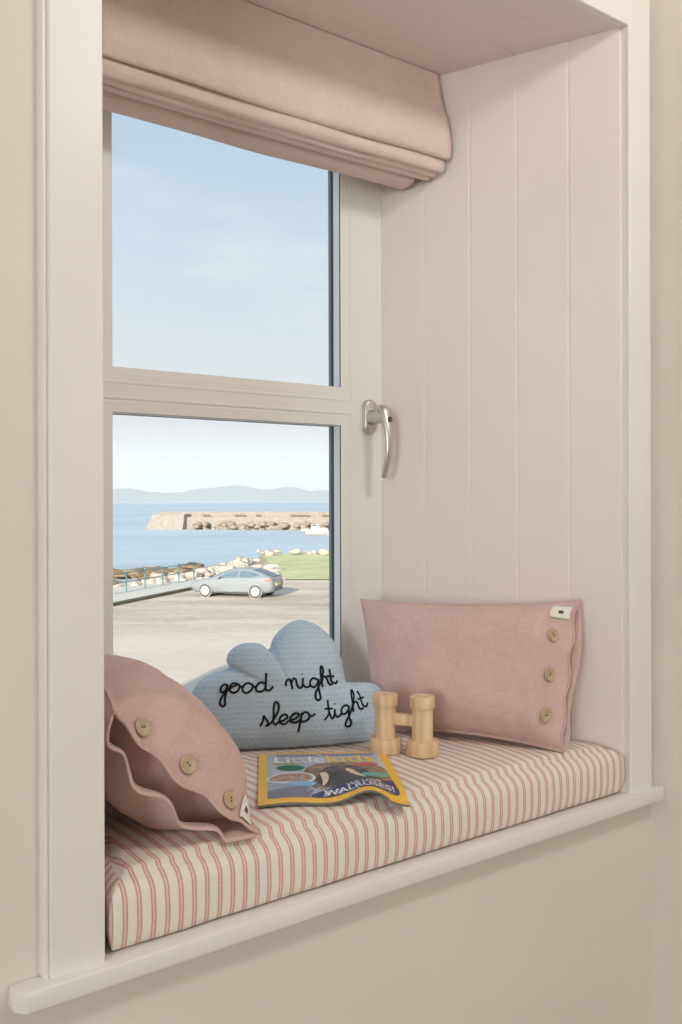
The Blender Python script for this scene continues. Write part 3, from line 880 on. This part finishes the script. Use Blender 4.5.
# ------------------------------------------------------------------ roman blind, drawn up in folds
bl = thing('roman_blind', (.48, .33, H), 'blush linen roman blind drawn up in folds at the top of the window', 'blind')
bl['label'] = 'blush linen roman blind drawn up in folds at the top of the window'
BX0, BX1 = .125, .836
def blind_part(name, prof, th, x1, par=None, x0=BX0, sag=.003, seed=0):
    """strip of cloth: (y, z) section run along the window, with slight sag and slope"""
    P = [Vector((y, z)) for y, z in prof]
    P2 = [(p.x, p.y) for p in catmull([(a, b, 0) for a, b in prof], 5)]
    bm = BM(); uvl = bm.loops.layers.uv.new('UVMap'); nx = 60; rows = []; L_ = [0]
    for a, b in zip(P2, P2[1:]): L_.append(L_[-1]+math.hypot(b[0]-a[0], b[1]-a[1]))
    for i in range(nx+1):
        f = i/nx; x = x0+(x1-x0)*f
        row = []
        for k, (y, z) in enumerate(P2):
            w = (H-z)/.17; w = min(1, max(0, w))
            dz = -sag*math.sin(PI*f)*w+noise.noise((x*6, k*.15, seed))*.0018*w
            dy = noise.noise((x*5, k*.12, seed+9))*.003*w
            row.append(bm.verts.new((x, y+dy, z+dz)))
        rows.append(row)
    for i in range(nx):
        for k in range(len(P2)-1):
            f = bm.faces.new((rows[i][k], rows[i+1][k], rows[i+1][k+1], rows[i][k+1]))
            for lp in f.loops:
                for ii in (i, i+1):
                    for kk in (k, k+1):
                        if rows[ii][kk] is lp.vert: lp[uvl].uv = (lp.vert.co.x, L_[kk]+seed)
    o = obj(name, recalc(bm), M['blind_linen'], par or bl, smooth=True)
    s_ = o.modifiers.new('thickness', 'SOLIDIFY'); s_.thickness = th; s_.offset = 0
    return o
blind_part('front_panel', [(.337, H-.001), (.3345, 1.3205), (.3225, 1.272), (.3125, 1.243), (.3060, 1.212), (.3040, 1.190), (.3068, 1.1735), (.3140, 1.1690), (.3230, 1.1760), (.332, 1.195)], .0022, BX1, seed=1)
blind_part('fold', [(.330, 1.192), (.3215, 1.174), (.3180, 1.163), (.3190, 1.152), (.3250, 1.1465), (.3340, 1.149), (.342, 1.165)], .002, BX1-.003, seed=3)
blind_part('fold', [(.342, 1.170), (.3345, 1.154), (.3335, 1.146), (.3375, 1.1415), (.3460, 1.144), (.352, 1.160)], .002, BX1-.008, seed=5)
blind_part('fold', [(.352, 1.165), (.3470, 1.150), (.3480, 1.1420), (.3530, 1.1388), (.3610, 1.142), (.366, 1.160)], .002, BX1-.012, seed=7)
blind_part('back_panel', [(.368, H-.002), (.370, 1.22), (.372, 1.146), (.384, 1.1332), (.402, 1.1322), (.412, 1.135), (.414, 1.16), (.413, 1.24)], .002, BX1-.032, seed=8)
bm = BM(); add_box(bm, (BX0+.005, .340, H-.030), (BX1-.004, .366, H-.0015)); bevel(bm, .003)
obj('headrail', bm, M['upvc'], bl)
# ------------------------------------------------------------------ outside: house wall, car park, shore, pier, hills
G = CAM.z-4.8; SEA = CAM.z-7.0
bm = BM()
EX0, EX1, EZ1 = -14.5, 9.0, EAVE
add_box(bm, (EX0, .50, G-.2), (.100, .56, EZ1)); add_box(bm, (.810, .50, G-.2), (EX1, .56, EZ1))
add_box(bm, (.100, .50, G-.2), (.810, .56, .0)); add_box(bm, (.100, .50, H-.004), (.810, .56, EZ1))
struct('wall_exterior', bm, simple('house_render', (226, 222, 212), .85, .2, .04, 6, .3, .003))

def ground_mat():
    t = NT('pale_car_park_with_shade')
    v = t.tc.outputs['Object']
    mp = t.n('Mapping', vector_type='POINT', ins={'Rotation': (0, 0, math.radians(37.5))}); t.l(v, mp.inputs[0])
    sep = t.n('SeparateXYZ'); t.l(mp.outputs[0], sep.inputs[0])       # y' = distance away from the house, seen square on
    m2 = t.n('Mapping', ins={'Scale': (.13, .42, 1)}); t.l(mp.outputs[0], m2.inputs[0])
    streak_shade = t.noise(m2.outputs[0], 1, 4, .6)  # stretched noise puts soft ground shadows into the colour, along with tarmac tone
    m3 = t.n('Mapping', ins={'Scale': (.05, .16, 1)}); t.l(mp.outputs[0], m3.inputs[0])
    wide = t.noise(m3.outputs[0], 1, 2)
    d = t.math('ADD', sep.outputs[1], t.math('MULTIPLY', t.math('SUBTRACT', streak_shade, .5), 16))
    asph = t.math('MULTIPLY_ADD', t.math('SUBTRACT', d, 33.5), .35, .5)   # tarmac beyond, with soft shadows painted in, concrete nearer
    cl = t.n('Clamp'); t.l(asph, cl.inputs[0])
    fine = t.noise(t.mapv('Object', (.9, .9, .9)), 3, 4)
    conc = t.ramp(t.math('ADD', t.math('MULTIPLY', wide, .6), t.math('MULTIPLY', fine, .4)), [(.35, lin(CONC_A)), (.65, lin(CONC_B))])
    tar = t.ramp(t.math('ADD', t.math('MULTIPLY', streak_shade, .7), t.math('MULTIPLY', fine, .3)), [(.35, lin(TAR_A)), (.62, lin(TAR_B))])
    t.base(t.mix(cl.outputs[0], conc, tar), .95, .1); return t.m
KD = Vector((.8172, .5763)); KN = Vector((-.5763, .8172))
k0 = Vector((17.25, 39.116)); kA = k0-KD*55; kB = Vector((23.909, 43.821)); kC = kB+KD*5
def poly_obj(name, pts, z, mat, zs=None):
    bm = BM(); bm.faces.new([bm.verts.new((p[0], p[1], zs[i] if zs else z)) for i, p in enumerate(pts)])
    bm.normal_update()
    if bm.faces[:][0].normal.z < 0: bmesh.ops.reverse_faces(bm, faces=bm.faces[:])
    return struct(name, bm, mat)
L4 = Vector((31.3, 45.95)); L3 = Vector((33.43, 44.2)); LD = (L3-L4).normalized()
poly_obj('ground_car_park', [kA, kB, kC, L4, L3, L3+LD*70, (95, .79), (kA.x, .79)], G, ground_mat())
pave = simple('pale_paving', (216, 208, 194), .9, .15, .05, 1.2)
fo = KN*6.0
poly_obj('footpath', [kA, kC, kC+fo*.55, k0+fo, kA+fo], G+.10, pave)
bm = BM()
for a, b in ((kA, kC),):
    d = KN*.35
    add_loft(bm, [[(a.x, a.y, G-.1), (a.x+d.x, a.y+d.y, G-.1), (a.x+d.x, a.y+d.y, G+.12), (a.x, a.y, G+.12)], [(b.x, b.y, G-.1), (b.x+d.x, b.y+d.y, G-.1), (b.x+d.x, b.y+d.y, G+.12), (b.x, b.y, G+.12)]])
struct('kerb', recalc(bm), simple('mossy_kerb', (104, 98, 80), .9, .1, .25, 2.5))
# lawn
lawn = NT('pale_dry_lawn'); f_ = lawn.noise(lawn.mapv('Object', (.5, .5, .5)), 1.2, 4); lawn.base(lawn.ramp(f_, [(.3, lin(LAWN_A)), (.7, lin(LAWN_B))]), .95, .1)
LN = Vector((.64, .768))
la = [L4-LD*0, L3+LD*70, L3+LD*70+LN*26, Vector((47.5, 64.2)), Vector((42.8, 66.4))]
poly_obj('lawn', la, G+.05, lawn.m, [G+.04, G+.04, G+.35, G+.35, G+.2])
# rough bank falling from path and lawn to the water
bank = simple('shore_bank', (164, 152, 132), .95, .1, .25, .6)
bm = BM()
edge = [kA+fo, k0+fo, kC+fo*.55, L4, Vector((42.8, 66.4)), Vector((47.5, 64.2)), L3+LD*70+LN*26]
outn = [KN*10, KN*10, KN*12+KD*2, Vector((-.9, 1.6)), Vector((-2.2, 3.5)), Vector((6, 8)), LN*10]
zt = [G+.08, G+.08, G+.08, G+.02, G+.2, G+.33, G+.33]
A_ = [bm.verts.new((p.x, p.y, z)) for p, z in zip(edge, zt)]; B_ = [bm.verts.new((p.x+o.x, p.y+o.y, SEA-.6)) for p, o in zip(edge, outn)]
for i in range(len(edge)-1): bm.faces.new((A_[i], A_[i+1], B_[i+1], B_[i]))
bm.faces.new([A_[2], bm.verts.new((kC.x, kC.y, G)), A_[3]])
struct('shore', recalc(bm), bank)
# sea
def sea_mat():
    t = NT('pale_blue_sea')
    v = t.tc.outputs['Object']
    mp = t.n('Mapping', ins={'Rotation': (0, 0, math.radians(37.5)), 'Scale': (.10, .32, 1)}); t.l(v, mp.inputs[0])
    n1 = t.noise(mp.outputs[0], 1, 5, .65)
    mp2 = t.n('Mapping', ins={'Rotation': (0, 0, math.radians(37.5)), 'Scale': (.006, .03, 1)}); t.l(v, mp2.inputs[0])
    n2 = t.noise(mp2.outputs[0], 1, 3)
    f = t.math('ADD', t.math('MULTIPLY', n1, .5), t.math('MULTIPLY', n2, .5))
    t.base(t.ramp(f, [(.35, lin(SEA_A)), (.65, lin(SEA_B))]), .45, .3)
    t.bump(n1, .6, .5); return t.m
poly_obj('sea', [(-9000, 30), (9000, 30), (9000, 9000), (-9000, 9000)], SEA, sea_mat())

def rock_bm(bm, c, s, seed, flat_=.6, sub=2):
    T = Matrix.Translation(c) @ Matrix.Rotation(random.uniform(0, 6), 4, 'Z') @ Matrix.Diagonal((s*random.uniform(.8, 1.5), s*random.uniform(.7, 1.2), s*flat_*random.uniform(.7, 1.2), 1))
    r = bmesh.ops.create_icosphere(bm, subdivisions=sub, radius=1)
    for v in r['verts']:
        v.co *= 1+.45*noise.noise(v.co*1.3+Vector((seed*3.7, 0, 0)))+.15*noise.noise(v.co*4+Vector((seed, 1, 0)))
    bmesh.ops.transform(bm, matrix=T, verts=r['verts'])
def rockmat(nm, a, b):
    t = NT(nm); f = t.noise(t.mapv('Object', (.8, .8, 2)), 1.5, 5, .7); t.base(t.ramp(f, [(.35, lin(a)), (.65, lin(b))]), .9, .15); return t.m
brown_rock = rockmat('weedy_rock', (96, 80, 58), (168, 146, 114)); pale_rock = rockmat('pale_boulder', (176, 164, 148), (204, 194, 180))
RT = Vector((.793, -.609)); FWD = Vector((.609, .793))
def ocam(lat, dep): p = Vector((CAM.x, CAM.y))+RT*lat+FWD*dep; return p
# weedy reef at the edge of the water, beyond the railing (positions along and out from the shore)
bm = BM()
for k in range(130):
    lat = random.uniform(-26, -9.0); f = (lat+26)/17
    dep = 84+f*7+random.gauss(0, 1.6)
    p = ocam(lat, dep); rock_bm(bm, (p.x, p.y, SEA+random.uniform(-.1, .25)+.35*f), random.uniform(.5, 1.3), k, .42)
for k in range(70):
    lat = random.uniform(-20, -10.5); dep = 71+random.gauss(0, 2.2)
    p = ocam(lat, dep); rock_bm(bm, (p.x, p.y, SEA+random.uniform(0, .5)), random.uniform(.4, .9), k+300, .5)
for k in range(70):
    lat = random.uniform(-15.5, -8.6); dep = 58+(lat+15)*.5+random.gauss(0, 1.2)
    p = ocam(lat, dep); rock_bm(bm, (p.x, p.y, G-.95+random.uniform(-.3, .5)), random.uniform(.4, .8), k+600, .6)
rf = obj('reef_rocks', bm, brown_rock, smooth=True); tag(rf, 'brown weedy rocks along the water beyond the railing', 'rocks', None, 'stuff')
bm = BM()
for k in range(130):
    f = random.random(); p = L4.lerp(Vector((42.8, 66.4)), f)+Vector((-.9-1.3*f, 1.6+1.9*f))*random.uniform(-.1, 1)
    rock_bm(bm, (p.x, p.y, G-random.uniform(.0, 1.5)), random.uniform(.25, .55), k+1700, .7)
for k in range(60):
    p = Vector((28.2, 47.6)).lerp(Vector((41.5, 66)), random.random()**1.5)
    rock_bm(bm, (p.x+random.gauss(-.7, .7), p.y+random.gauss(.4, .6), G+random.uniform(-.35, .12)), random.uniform(.2, .4), k+1500, .6)
for k in range(110):
    f = random.random()**1.3; lat = -12.4+f*6.0; dep = 52.5+f*9+random.gauss(0, 1.2)
    p = ocam(lat, dep); rock_bm(bm, (p.x, p.y, G-.35+.55*f+random.uniform(-.2, .35)), random.uniform(.22, .48), k+900, .7)
for k in range(34):
    f = random.random(); p = Vector((42.0, 66.5)).lerp(Vector((58, 52)), f)
    rock_bm(bm, (p.x+random.gauss(0, .5), p.y+random.gauss(0, .5), G+.25+random.uniform(0, .3)), random.uniform(.2, .45), k+1200, .6)
pr = obj('pale_boulders', bm, pale_rock, smooth=True); tag(pr, 'pale boulders piled on the bank behind the car', 'rocks', None, 'stuff')

# railing of slim blue posts along the path edge
pt0 = Vector((21.72, 45.1)); sp_ = 1.95
rl = thing('railing', (pt0.x, pt0.y, G+.1), 'blue green metal railing along the path above the shore', 'railing')
teal = simple('teal_paint', (104, 136, 142), .5, .4)
PTS = [pt0+KD*sp_*k for k in range(-8, 4)]
for p in PTS:
    bm = BM(); add_lathe(bm, [(0, -.1), (.042, -.1), (.038, 1.02), (.052, 1.04), (.052, 1.10), (.03, 1.14), (0, 1.14)], Matrix.Translation((p.x, p.y, G+.1)), 10); obj('post', bm, teal, rl, smooth=True, auto=40)
for z in (.55, 1.0):
    bm = BM(); add_tube(bm, [(p.x, p.y, G+.1+z) for p in PTS], .028, 6); obj('rail', bm, teal, rl, smooth=True)

# harbour pier
PA = Vector((104.3, 214.6)); PD = Vector((.6106, -.7919)); PN = Vector((.7919, .6106))
pier_m = rockmat('pale_harbour_stone', (145, 135, 123), (168, 159, 149))
pi = thing('harbour_pier', (PA.x, PA.y, SEA), 'long pale stone harbour pier reaching out across the water', 'pier')
def pier_sec(a, b, prof, name, mat, taper=0):
    bm = BM()
    add_loft(bm, [[((PA+PD*(a+(taper*(z-prof[0][1])/4))+PN*o).x, (PA+PD*(a+(taper*(z-prof[0][1])/4))+PN*o).y, SEA+z) for o, z in prof], [((PA+PD*b+PN*o).x, (PA+PD*b+PN*o).y, SEA+z) for o, z in prof]])
    recalc(bm); obj(name, bm, mat, pi)
pier_sec(0, 10.2, [(-2.6, -1), (-2.4, 0), (-1.3, 3.75), (8, 3.75), (9, -1)], 'pier_head', pier_m, 1.4)
pier_sec(9.5, 130, [(0, -1), (.5, 3.05), (8, 3.05), (8.5, -1)], 'quay_wall', pier_m)
pier_sec(.9, 130, [(2.9, 2.9), (3.0, 4.35), (3.8, 4.35), (3.9, 2.9)], 'parapet', pier_m, .6)
hole_m = simple('opening_shade_and_fittings', (120, 108, 92), .95, .1, .1)  # shade of the parapet openings put into the colour; also serves boat fittings
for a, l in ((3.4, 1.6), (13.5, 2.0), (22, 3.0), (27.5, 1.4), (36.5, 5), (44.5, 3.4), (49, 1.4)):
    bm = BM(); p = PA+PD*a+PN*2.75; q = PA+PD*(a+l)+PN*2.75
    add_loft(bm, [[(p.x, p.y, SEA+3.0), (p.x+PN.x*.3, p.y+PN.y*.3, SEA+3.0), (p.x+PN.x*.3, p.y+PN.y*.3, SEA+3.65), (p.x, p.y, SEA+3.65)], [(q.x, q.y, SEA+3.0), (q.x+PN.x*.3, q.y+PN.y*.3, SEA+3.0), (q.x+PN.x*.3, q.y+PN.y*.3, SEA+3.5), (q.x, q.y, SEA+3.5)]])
    obj('recess_shade', recalc(bm), hole_m, pi)
bm = BM()
for k in range(190):
    a = 11.5+random.random()**.9*75; p = PA+PD*a+PN*random.uniform(-2.3, .4)
    rock_bm(bm, (p.x, p.y, SEA+random.uniform(-.2, 1.5)*(1.0 if p is not None else 0)), random.uniform(.6, 1.15), k+2000, .7)
pb = obj('pier_boulders', bm, rockmat('riprap', (128, 114, 96), (174, 162, 146)), smooth=True); tag(pb, 'rough boulders heaped along the foot of the harbour pier', 'rocks', None, 'stuff')

def boat(name, lat, dep, length, hullm, label, cabin, ang):
    p = ocam(lat, dep); b = thing(name, (p.x, p.y, SEA), label, 'boat', 'moored boats')
    Mx = Matrix.Translation((p.x, p.y, SEA)) @ Matrix.Rotation(ang, 4, 'Z')
    bm = BM(); rings = []
    for k in range(11):
        f = k/10; x = (f-.5)*length; w = length*.19*(1-max(0, (f-.45)/.55)**2.2)+.02; sh = .75+.35*max(0, f-.4)**1.5*1.6
        rings.append([Mx @ Vector(q) for q in ((x, -w, sh), (x, -w*.85, .25), (x, -w*.3, -.15), (x, w*.3, -.15), (x, w*.85, .25), (x, w, sh), (x, w*.8, sh), (x, w*.75, sh-.25), (x, -w*.75, sh-.25), (x, -w*.8, sh))])
    add_loft(bm, rings); obj('hull', recalc(bm), hullm, b, smooth=True, auto=35)
    if cabin:
        bm = BM(); l = length
        add_loft(bm, [[Mx @ Vector(q) for q in ((x, -w, .6), (x, -w, z), (x, w, z), (x, w, .6))] for x, w, z in ((-l*.12, l*.12, 1.75), (l*.10, l*.12, 1.8), (l*.2, l*.10, 1.1))]); obj('cabin', recalc(bm), hullm, b)
        bm = BM(); add_loft(bm, [[Mx @ Vector(q) for q in ((x, -w-.03, z-.42), (x, -w-.03, z-.1), (x, w+.03, z-.1), (x, w+.03, z-.42))] for x, w, z in ((-l*.1, l*.12, 1.75), (l*.08, l*.12, 1.8))]); obj('cabin_window', recalc(bm), hole_m, b)
    else:
        for x in (-.15, .15):
            bm = BM(); add_box(bm, (x*length-.12, -length*.15, .5), (x*length+.12, length*.15, .58), Mx); obj('thwart', bm, hole_m, b)
boat('motor_boat', -5.9, 207, 6.0, simple('white_hull', (200, 199, 196), .4, .4), 'white motor boat with a small cabin moored below the pier', True, .9-1.4)
boat('rowing_boat', -4.5, 188, 5.2, simple('grey_hull', (176, 172, 168), .5, .3), 'long grey open boat lying in front of the white motor boat', False, .1-.75)

# distant hills
bm = BM()
nxh, nyh = 150, 14; g = {}
for i in range(nxh+1):
    for j in range(nyh+1):
        lat = -2600+5200*i/nxh; dep = 5600+1600*j/nyh
        p = ocam(lat, dep); e = math.sin(PI*min(1, j/nyh*1.0))**.8
        hgt = (66+38*noise.noise((lat*.0021, 3.3, 0))+26*noise.noise((lat*.006, 1.1, j*.2))+9*noise.noise((lat*.02, j*.5, 7)))*1.25
        g[i, j] = bm.verts.new((p.x, p.y, SEA-2+max(0, hgt)*e))
for i in range(nxh):
    for j in range(nyh): bm.faces.new((g[i, j], g[i+1, j], g[i+1, j+1], g[i, j+1]))
struct('hills', recalc(bm), rockmat('far_hillside', (120, 128, 124), (150, 152, 140)), smooth=True)
# sea haze lying between the bay and the hills
bm = BM()
c = [ocam(-4200, 2600), ocam(4200, 2600), ocam(4200, 5400), ocam(-4200, 5400)]
add_loft(bm, [[(p.x, p.y, SEA-5) for p in c], [(p.x, p.y, SEA+230) for p in c]])
hz_ = obj('haze', recalc(bm), None); hz_['kind'] = 'stuff'; tag(hz_, 'pale sea haze veiling the far hills', 'haze')
hm = bpy.data.materials.new('sea_haze'); hm.use_nodes = True; nt = hm.node_tree; nt.nodes.remove(nt.nodes['Principled BSDF'])
vs_ = nt.nodes.new('ShaderNodeVolumeScatter'); vs_.inputs['Density'].default_value = HAZE_D; vs_.inputs['Color'].default_value = (.80, .83, .86, 1); vs_.inputs['Anisotropy'].default_value = 0
nt.links.new(vs_.outputs[0], nt.nodes['Material Output'].inputs['Volume']); hz_.data.materials.append(hm)

# ------------------------------------------------------------------ parked car (x forward, y to its left)
rw, fwh = Vector((24.366, 38.12)), Vector((22.721, 40.388))
hd = (fwh-rw).normalized(); lf = Vector((-hd.y, hd.x))
ctr = (rw+fwh)/2-lf*.80
car_M = Matrix(((hd.x, lf.x, 0, ctr.x), (hd.y, lf.y, 0, ctr.y), (0, 0, 1, G), (0, 0, 0, 1)))
car = thing('car', (ctr.x, ctr.y, G), 'silver blue hatchback car parked by the kerb beyond the window', 'car')
paint = simple('silver_blue_paint', CAR_RGB, .3, .5, .01, 2); cglass = simple('car_glass', (150, 168, 178), .12, .6, .02, 2)
tyre = simple('tyre_rubber', (92, 90, 88), .8, .2, .05); rim = simple('alloy_rim', (176, 174, 170), .4, .5, .02); red = simple('tail_lamp', (206, 120, 112), .3, .5, .03); blk = simple('dark_plastic', (110, 112, 116), .6, .3, .04)
# x, z bottom, half width at sill, shoulder z, half width, roof z, roof half width
ST = [(2.26, .34, .50, .56, .62, .62, .50), (2.18, .24, .66, .62, .78, .70, .60), (1.95, .20, .78, .70, .86, .80, .66), (1.45, .19, .82, .82, .90, .92, .68), (.98, .19, .84, .90, .91, .99, .66), (.62, .19, .85, .93, .91, 1.17, .62), (.20, .19, .85, .94, .91, 1.36, .60), (-.15, .19, .85, .95, .91, 1.44, .59), (-.60, .19, .85, .96, .91, 1.45, .585), (-1.05, .19, .85, .97, .91, 1.39, .575), (-1.45, .20, .84, .99, .90, 1.28, .57), (-1.80, .22, .82, 1.01, .89, 1.15, .58), (-2.02, .26, .80, 1.00, .87, 1.06, .62), (-2.14, .32, .76, .96, .84, 1.01, .62), (-2.20, .40, .70, .80, .78, .84, .60)]
def csec(s):
    x, zb_, ws, zs, w, zr, wr = s
    half = [(0, zb_), (ws*.8, zb_), (ws, zb_+.10), (w*.985, zb_+(zs-zb_)*.55), (w, zs-.10), (w*.965, zs), (wr+(w*.965-wr)*.12, zs+(zr-zs)*.80), (wr*.86, zs+(zr-zs)*.96), (0, zr)]
    pts = [(x, y, z) for y, z in half]+[(x, -y, z) for y, z in reversed(half[1:-1])]
    return [car_M @ Vector(p) for p in pts]
bm = BM(); add_loft(bm, [csec(s) for s in ST]); obj('body', recalc(bm), paint, car, smooth=True, auto=50)
def stat(x):
    for a, b in zip(ST, ST[1:]):
        if a[0] >= x >= b[0]:
            f = (a[0]-x)/(a[0]-b[0]); return tuple(p+(q-p)*f for p, q in zip(a, b))
def gh(x, f, side, off=.012):      # point on the side of the greenhouse, f 0..1 up the glass
    s = stat(x); y0_, z0_ = s[4]*.965, s[3]; y1_, z1_ = s[6]+(s[4]*.965-s[6])*.12, s[3]+(s[5]-s[3])*.80
    return car_M @ Vector((x, side*(y0_+(y1_-y0_)*f+off), z0_+(z1_-z0_)*f+off*.3))
def glass_strip(name, xs, side, lo=.10, hi=.93):
    bm = BM(); lows = [bm.verts.new(gh(x, l, side)) for x, l, h in xs]; his = [bm.verts.new(gh(x, h, side)) for x, l, h in xs]
    for i in range(len(xs)-1): bm.faces.new((lows[i], lows[i+1], his[i+1], his[i]))
    bmesh.ops.solidify(bm, geom=bm.faces[:], thickness=.006); obj(name, recalc(bm), cglass, car)
for side in (1, -1):
    glass_strip('side_window', [(.70, .08, .14), (.55, .08, .52), (.30, .08, .86), (-.05, .08, .93), (-.36, .08, .93)], side)
    glass_strip('side_window', [(-.44, .08, .93), (-.75, .08, .92), (-1.05, .10, .88), (-1.25, .16, .84), (-1.52, .46, .62)], side)
def top_panel(name, xs, mat, frac=.9):
    bm = BM(); a = []; b = []
    for x in xs:
        s = stat(x); a.append(bm.verts.new(car_M @ Vector((x, s[6]*frac, s[3]+(s[5]-s[3])*.985+.012)))); b.append(bm.verts.new(car_M @ Vector((x, -s[6]*frac, s[3]+(s[5]-s[3])*.985+.012))))
    for i in range(len(xs)-1): bm.faces.new((a[i], a[i+1], b[i+1], b[i]))
    bmesh.ops.solidify(bm, geom=bm.faces[:], thickness=.008); obj(name, recalc(bm), mat, car)
top_panel('windscreen', (.90, .62, .34, .22), cglass); top_panel('rear_window', (-1.12, -1.45, -1.80, -1.95), cglass)
for x in (1.35, -1.35):
    for side in (1, -1):
        Wm = car_M @ Matrix.Translation((x, side*.80, .315)) @ Matrix.Rotation(-side*PI/2, 4, 'X')
        bm = BM(); add_lathe(bm, [(0, -.08), (.30, -.08), (.315, -.05), (.315, .10), (.295, .125), (.235, .128), (0, .115)], Wm, 28)
        w = obj('wheel', recalc(bm), tyre, car, smooth=True, auto=40)
        bm = BM(); add_lathe(bm, [(0, .135), (.05, .14), (.06, .132), (.19, .140), (.235, .134), (.24, .12), (0, .118)], Wm, 28); obj('rim', recalc(bm), rim, w, smooth=True, auto=40)
        bm = BM(); add_lathe(bm, [(.318, .117), (.365, .117), (.365, .09), (.318, .09), (.318, .117)], Wm, 28); obj('arch_trim', recalc(bm), blk if False else paint, car)
for side in (1, -1):
    bm = BM()
    add_loft(bm, [[car_M @ Vector(p) for p in ((x, side*y, z0_), (x-.03, side*(y-.28), z0_), (x-.03, side*(y-.28), z1_), (x, side*y, z1_))] for x, y, z0_, z1_ in ((-1.84, .905, .86, .94), (-2.08, .868, .80, .96), (-2.165, .80, .78, .95))])
    obj('tail_lamp', recalc(bm), red, car)
    bm = BM(); r = bmesh.ops.create_icosphere(bm, subdivisions=2, radius=1); bmesh.ops.transform(bm, matrix=car_M @ Matrix.Translation((.58, side*.99, 1.0)) @ Matrix.Diagonal((.10, .11, .075, 1)), verts=r['verts']); obj('wing_mirror', bm, paint, car, smooth=True)
    for hx_ in (.08, -.80):
        bm = BM(); add_box(bm, (hx_, side*.915-.01, .85), (hx_+.16, side*.915+.01, .88), car_M); obj('door_handle', bm, paint, car)
bm = BM(); add_box(bm, (-2.235, -.62, .34), (-2.10, .62, .52), car_M); bevel(bm, .03); obj('rear_bumper', bm, blk, car)
bm = BM(); add_box(bm, (-2.24, -.26, .60), (-2.18, .26, .71), car_M); obj('number_plate', bm, simple('plate', (226, 206, 130), .5, .3), car)
bm = BM(); add_box(bm, (-2.13, -.60, 1.02), (-1.95, .60, 1.055), car_M); bevel(bm, .012); obj('spoiler', bm, blk, car)

# ------------------------------------------------------------------ daylight and room light
el = math.radians(SUN_EL); sd = Vector((.783*math.cos(el), .622*math.cos(el), -math.sin(el)))
s = bpy.data.lights.new('sun', 'SUN'); so_ = bpy.data.objects.new('sun', s); COL.objects.link(so_)
so_.rotation_euler = sd.to_track_quat('-Z', 'Y').to_euler(); s.energy = SUN_E; s.angle = math.radians(.5); s.color = (1, .95, .87)
wd = bpy.data.worlds.new('sky'); sc.world = wd; wd.use_nodes = True
nt = wd.node_tree; N = nt.nodes; Lk = nt.links; bg = N['Background']
tc = N.new('ShaderNodeTexCoord'); sp3 = N.new('ShaderNodeSeparateXYZ'); Lk.new(tc.outputs['Generated'], sp3.inputs[0])
rp_ = N.new('ShaderNodeValToRGB'); e = rp_.color_ramp.elements
e[0].position = 0; e[0].color = (*lin(SKY[0]), 1); e[1].position = 1; e[1].color = (*lin(SKY[-1]), 1)
for p, c in zip((.06, .14, .26, .40, .55), SKY[1:-1]):
    q = e.new(p); q.color = (*lin(c), 1)
Lk.new(sp3.outputs['Z'], rp_.inputs[0])
mp = N.new('ShaderNodeMapping'); mp.inputs['Scale'].default_value = (2.2, 2.2, 9); mp.inputs['Rotation'].default_value = (.12, .1, .4); Lk.new(tc.outputs['Generated'], mp.inputs[0])
nz = N.new('ShaderNodeTexNoise'); nz.inputs['Scale'].default_value = 1.3; nz.inputs['Detail'].default_value = 5; nz.inputs['Roughness'].default_value = .55; Lk.new(mp.outputs[0], nz.inputs['Vector'])
cr = N.new('ShaderNodeValToRGB'); cr.color_ramp.elements[0].position = .50; cr.color_ramp.elements[0].color = (0, 0, 0, 1); cr.color_ramp.elements[1].position = .78; cr.color_ramp.elements[1].color = (.75, .75, .75, 1); Lk.new(nz.outputs[0], cr.inputs[0])
mxx = N.new('ShaderNodeMix'); mxx.data_type = 'RGBA'; Lk.new(cr.outputs[0], mxx.inputs[0]); Lk.new(rp_.outputs[0], mxx.inputs[6]); mxx.inputs[7].default_value = (*lin((238, 240, 242)), 1)
Lk.new(mxx.outputs[2], bg.inputs['Color']); bg.inputs['Strength'].default_value = SKY_E

def area(name, loc, target, size, power, col, size_y=None, spread=None):
    a = bpy.data.lights.new(name, 'AREA'); o = bpy.data.objects.new(name, a); COL.objects.link(o)
    a.shape = 'RECTANGLE' if size_y else 'DISK'; a.size = size
    if size_y: a.size_y = size_y
    a.energy = power; a.color = col; o.location = loc
    if spread: a.spread = spread
    o.rotation_euler = (Vector(target)-Vector(loc)).to_track_quat('-Z', 'Y').to_euler(); return o
area('ceiling_lamp_light', (.72, -1.36, 1.86), (.6, .1, .3), .40, KEY_W, (1, .985, .965))
area('added_room_fill', (-4.9, -3.3, .8), (.3, 0, .5), 1.9, FILL_W, (.905, .97, 1), 1.7)  # unseen fill light added to brighten the room, no window behind it
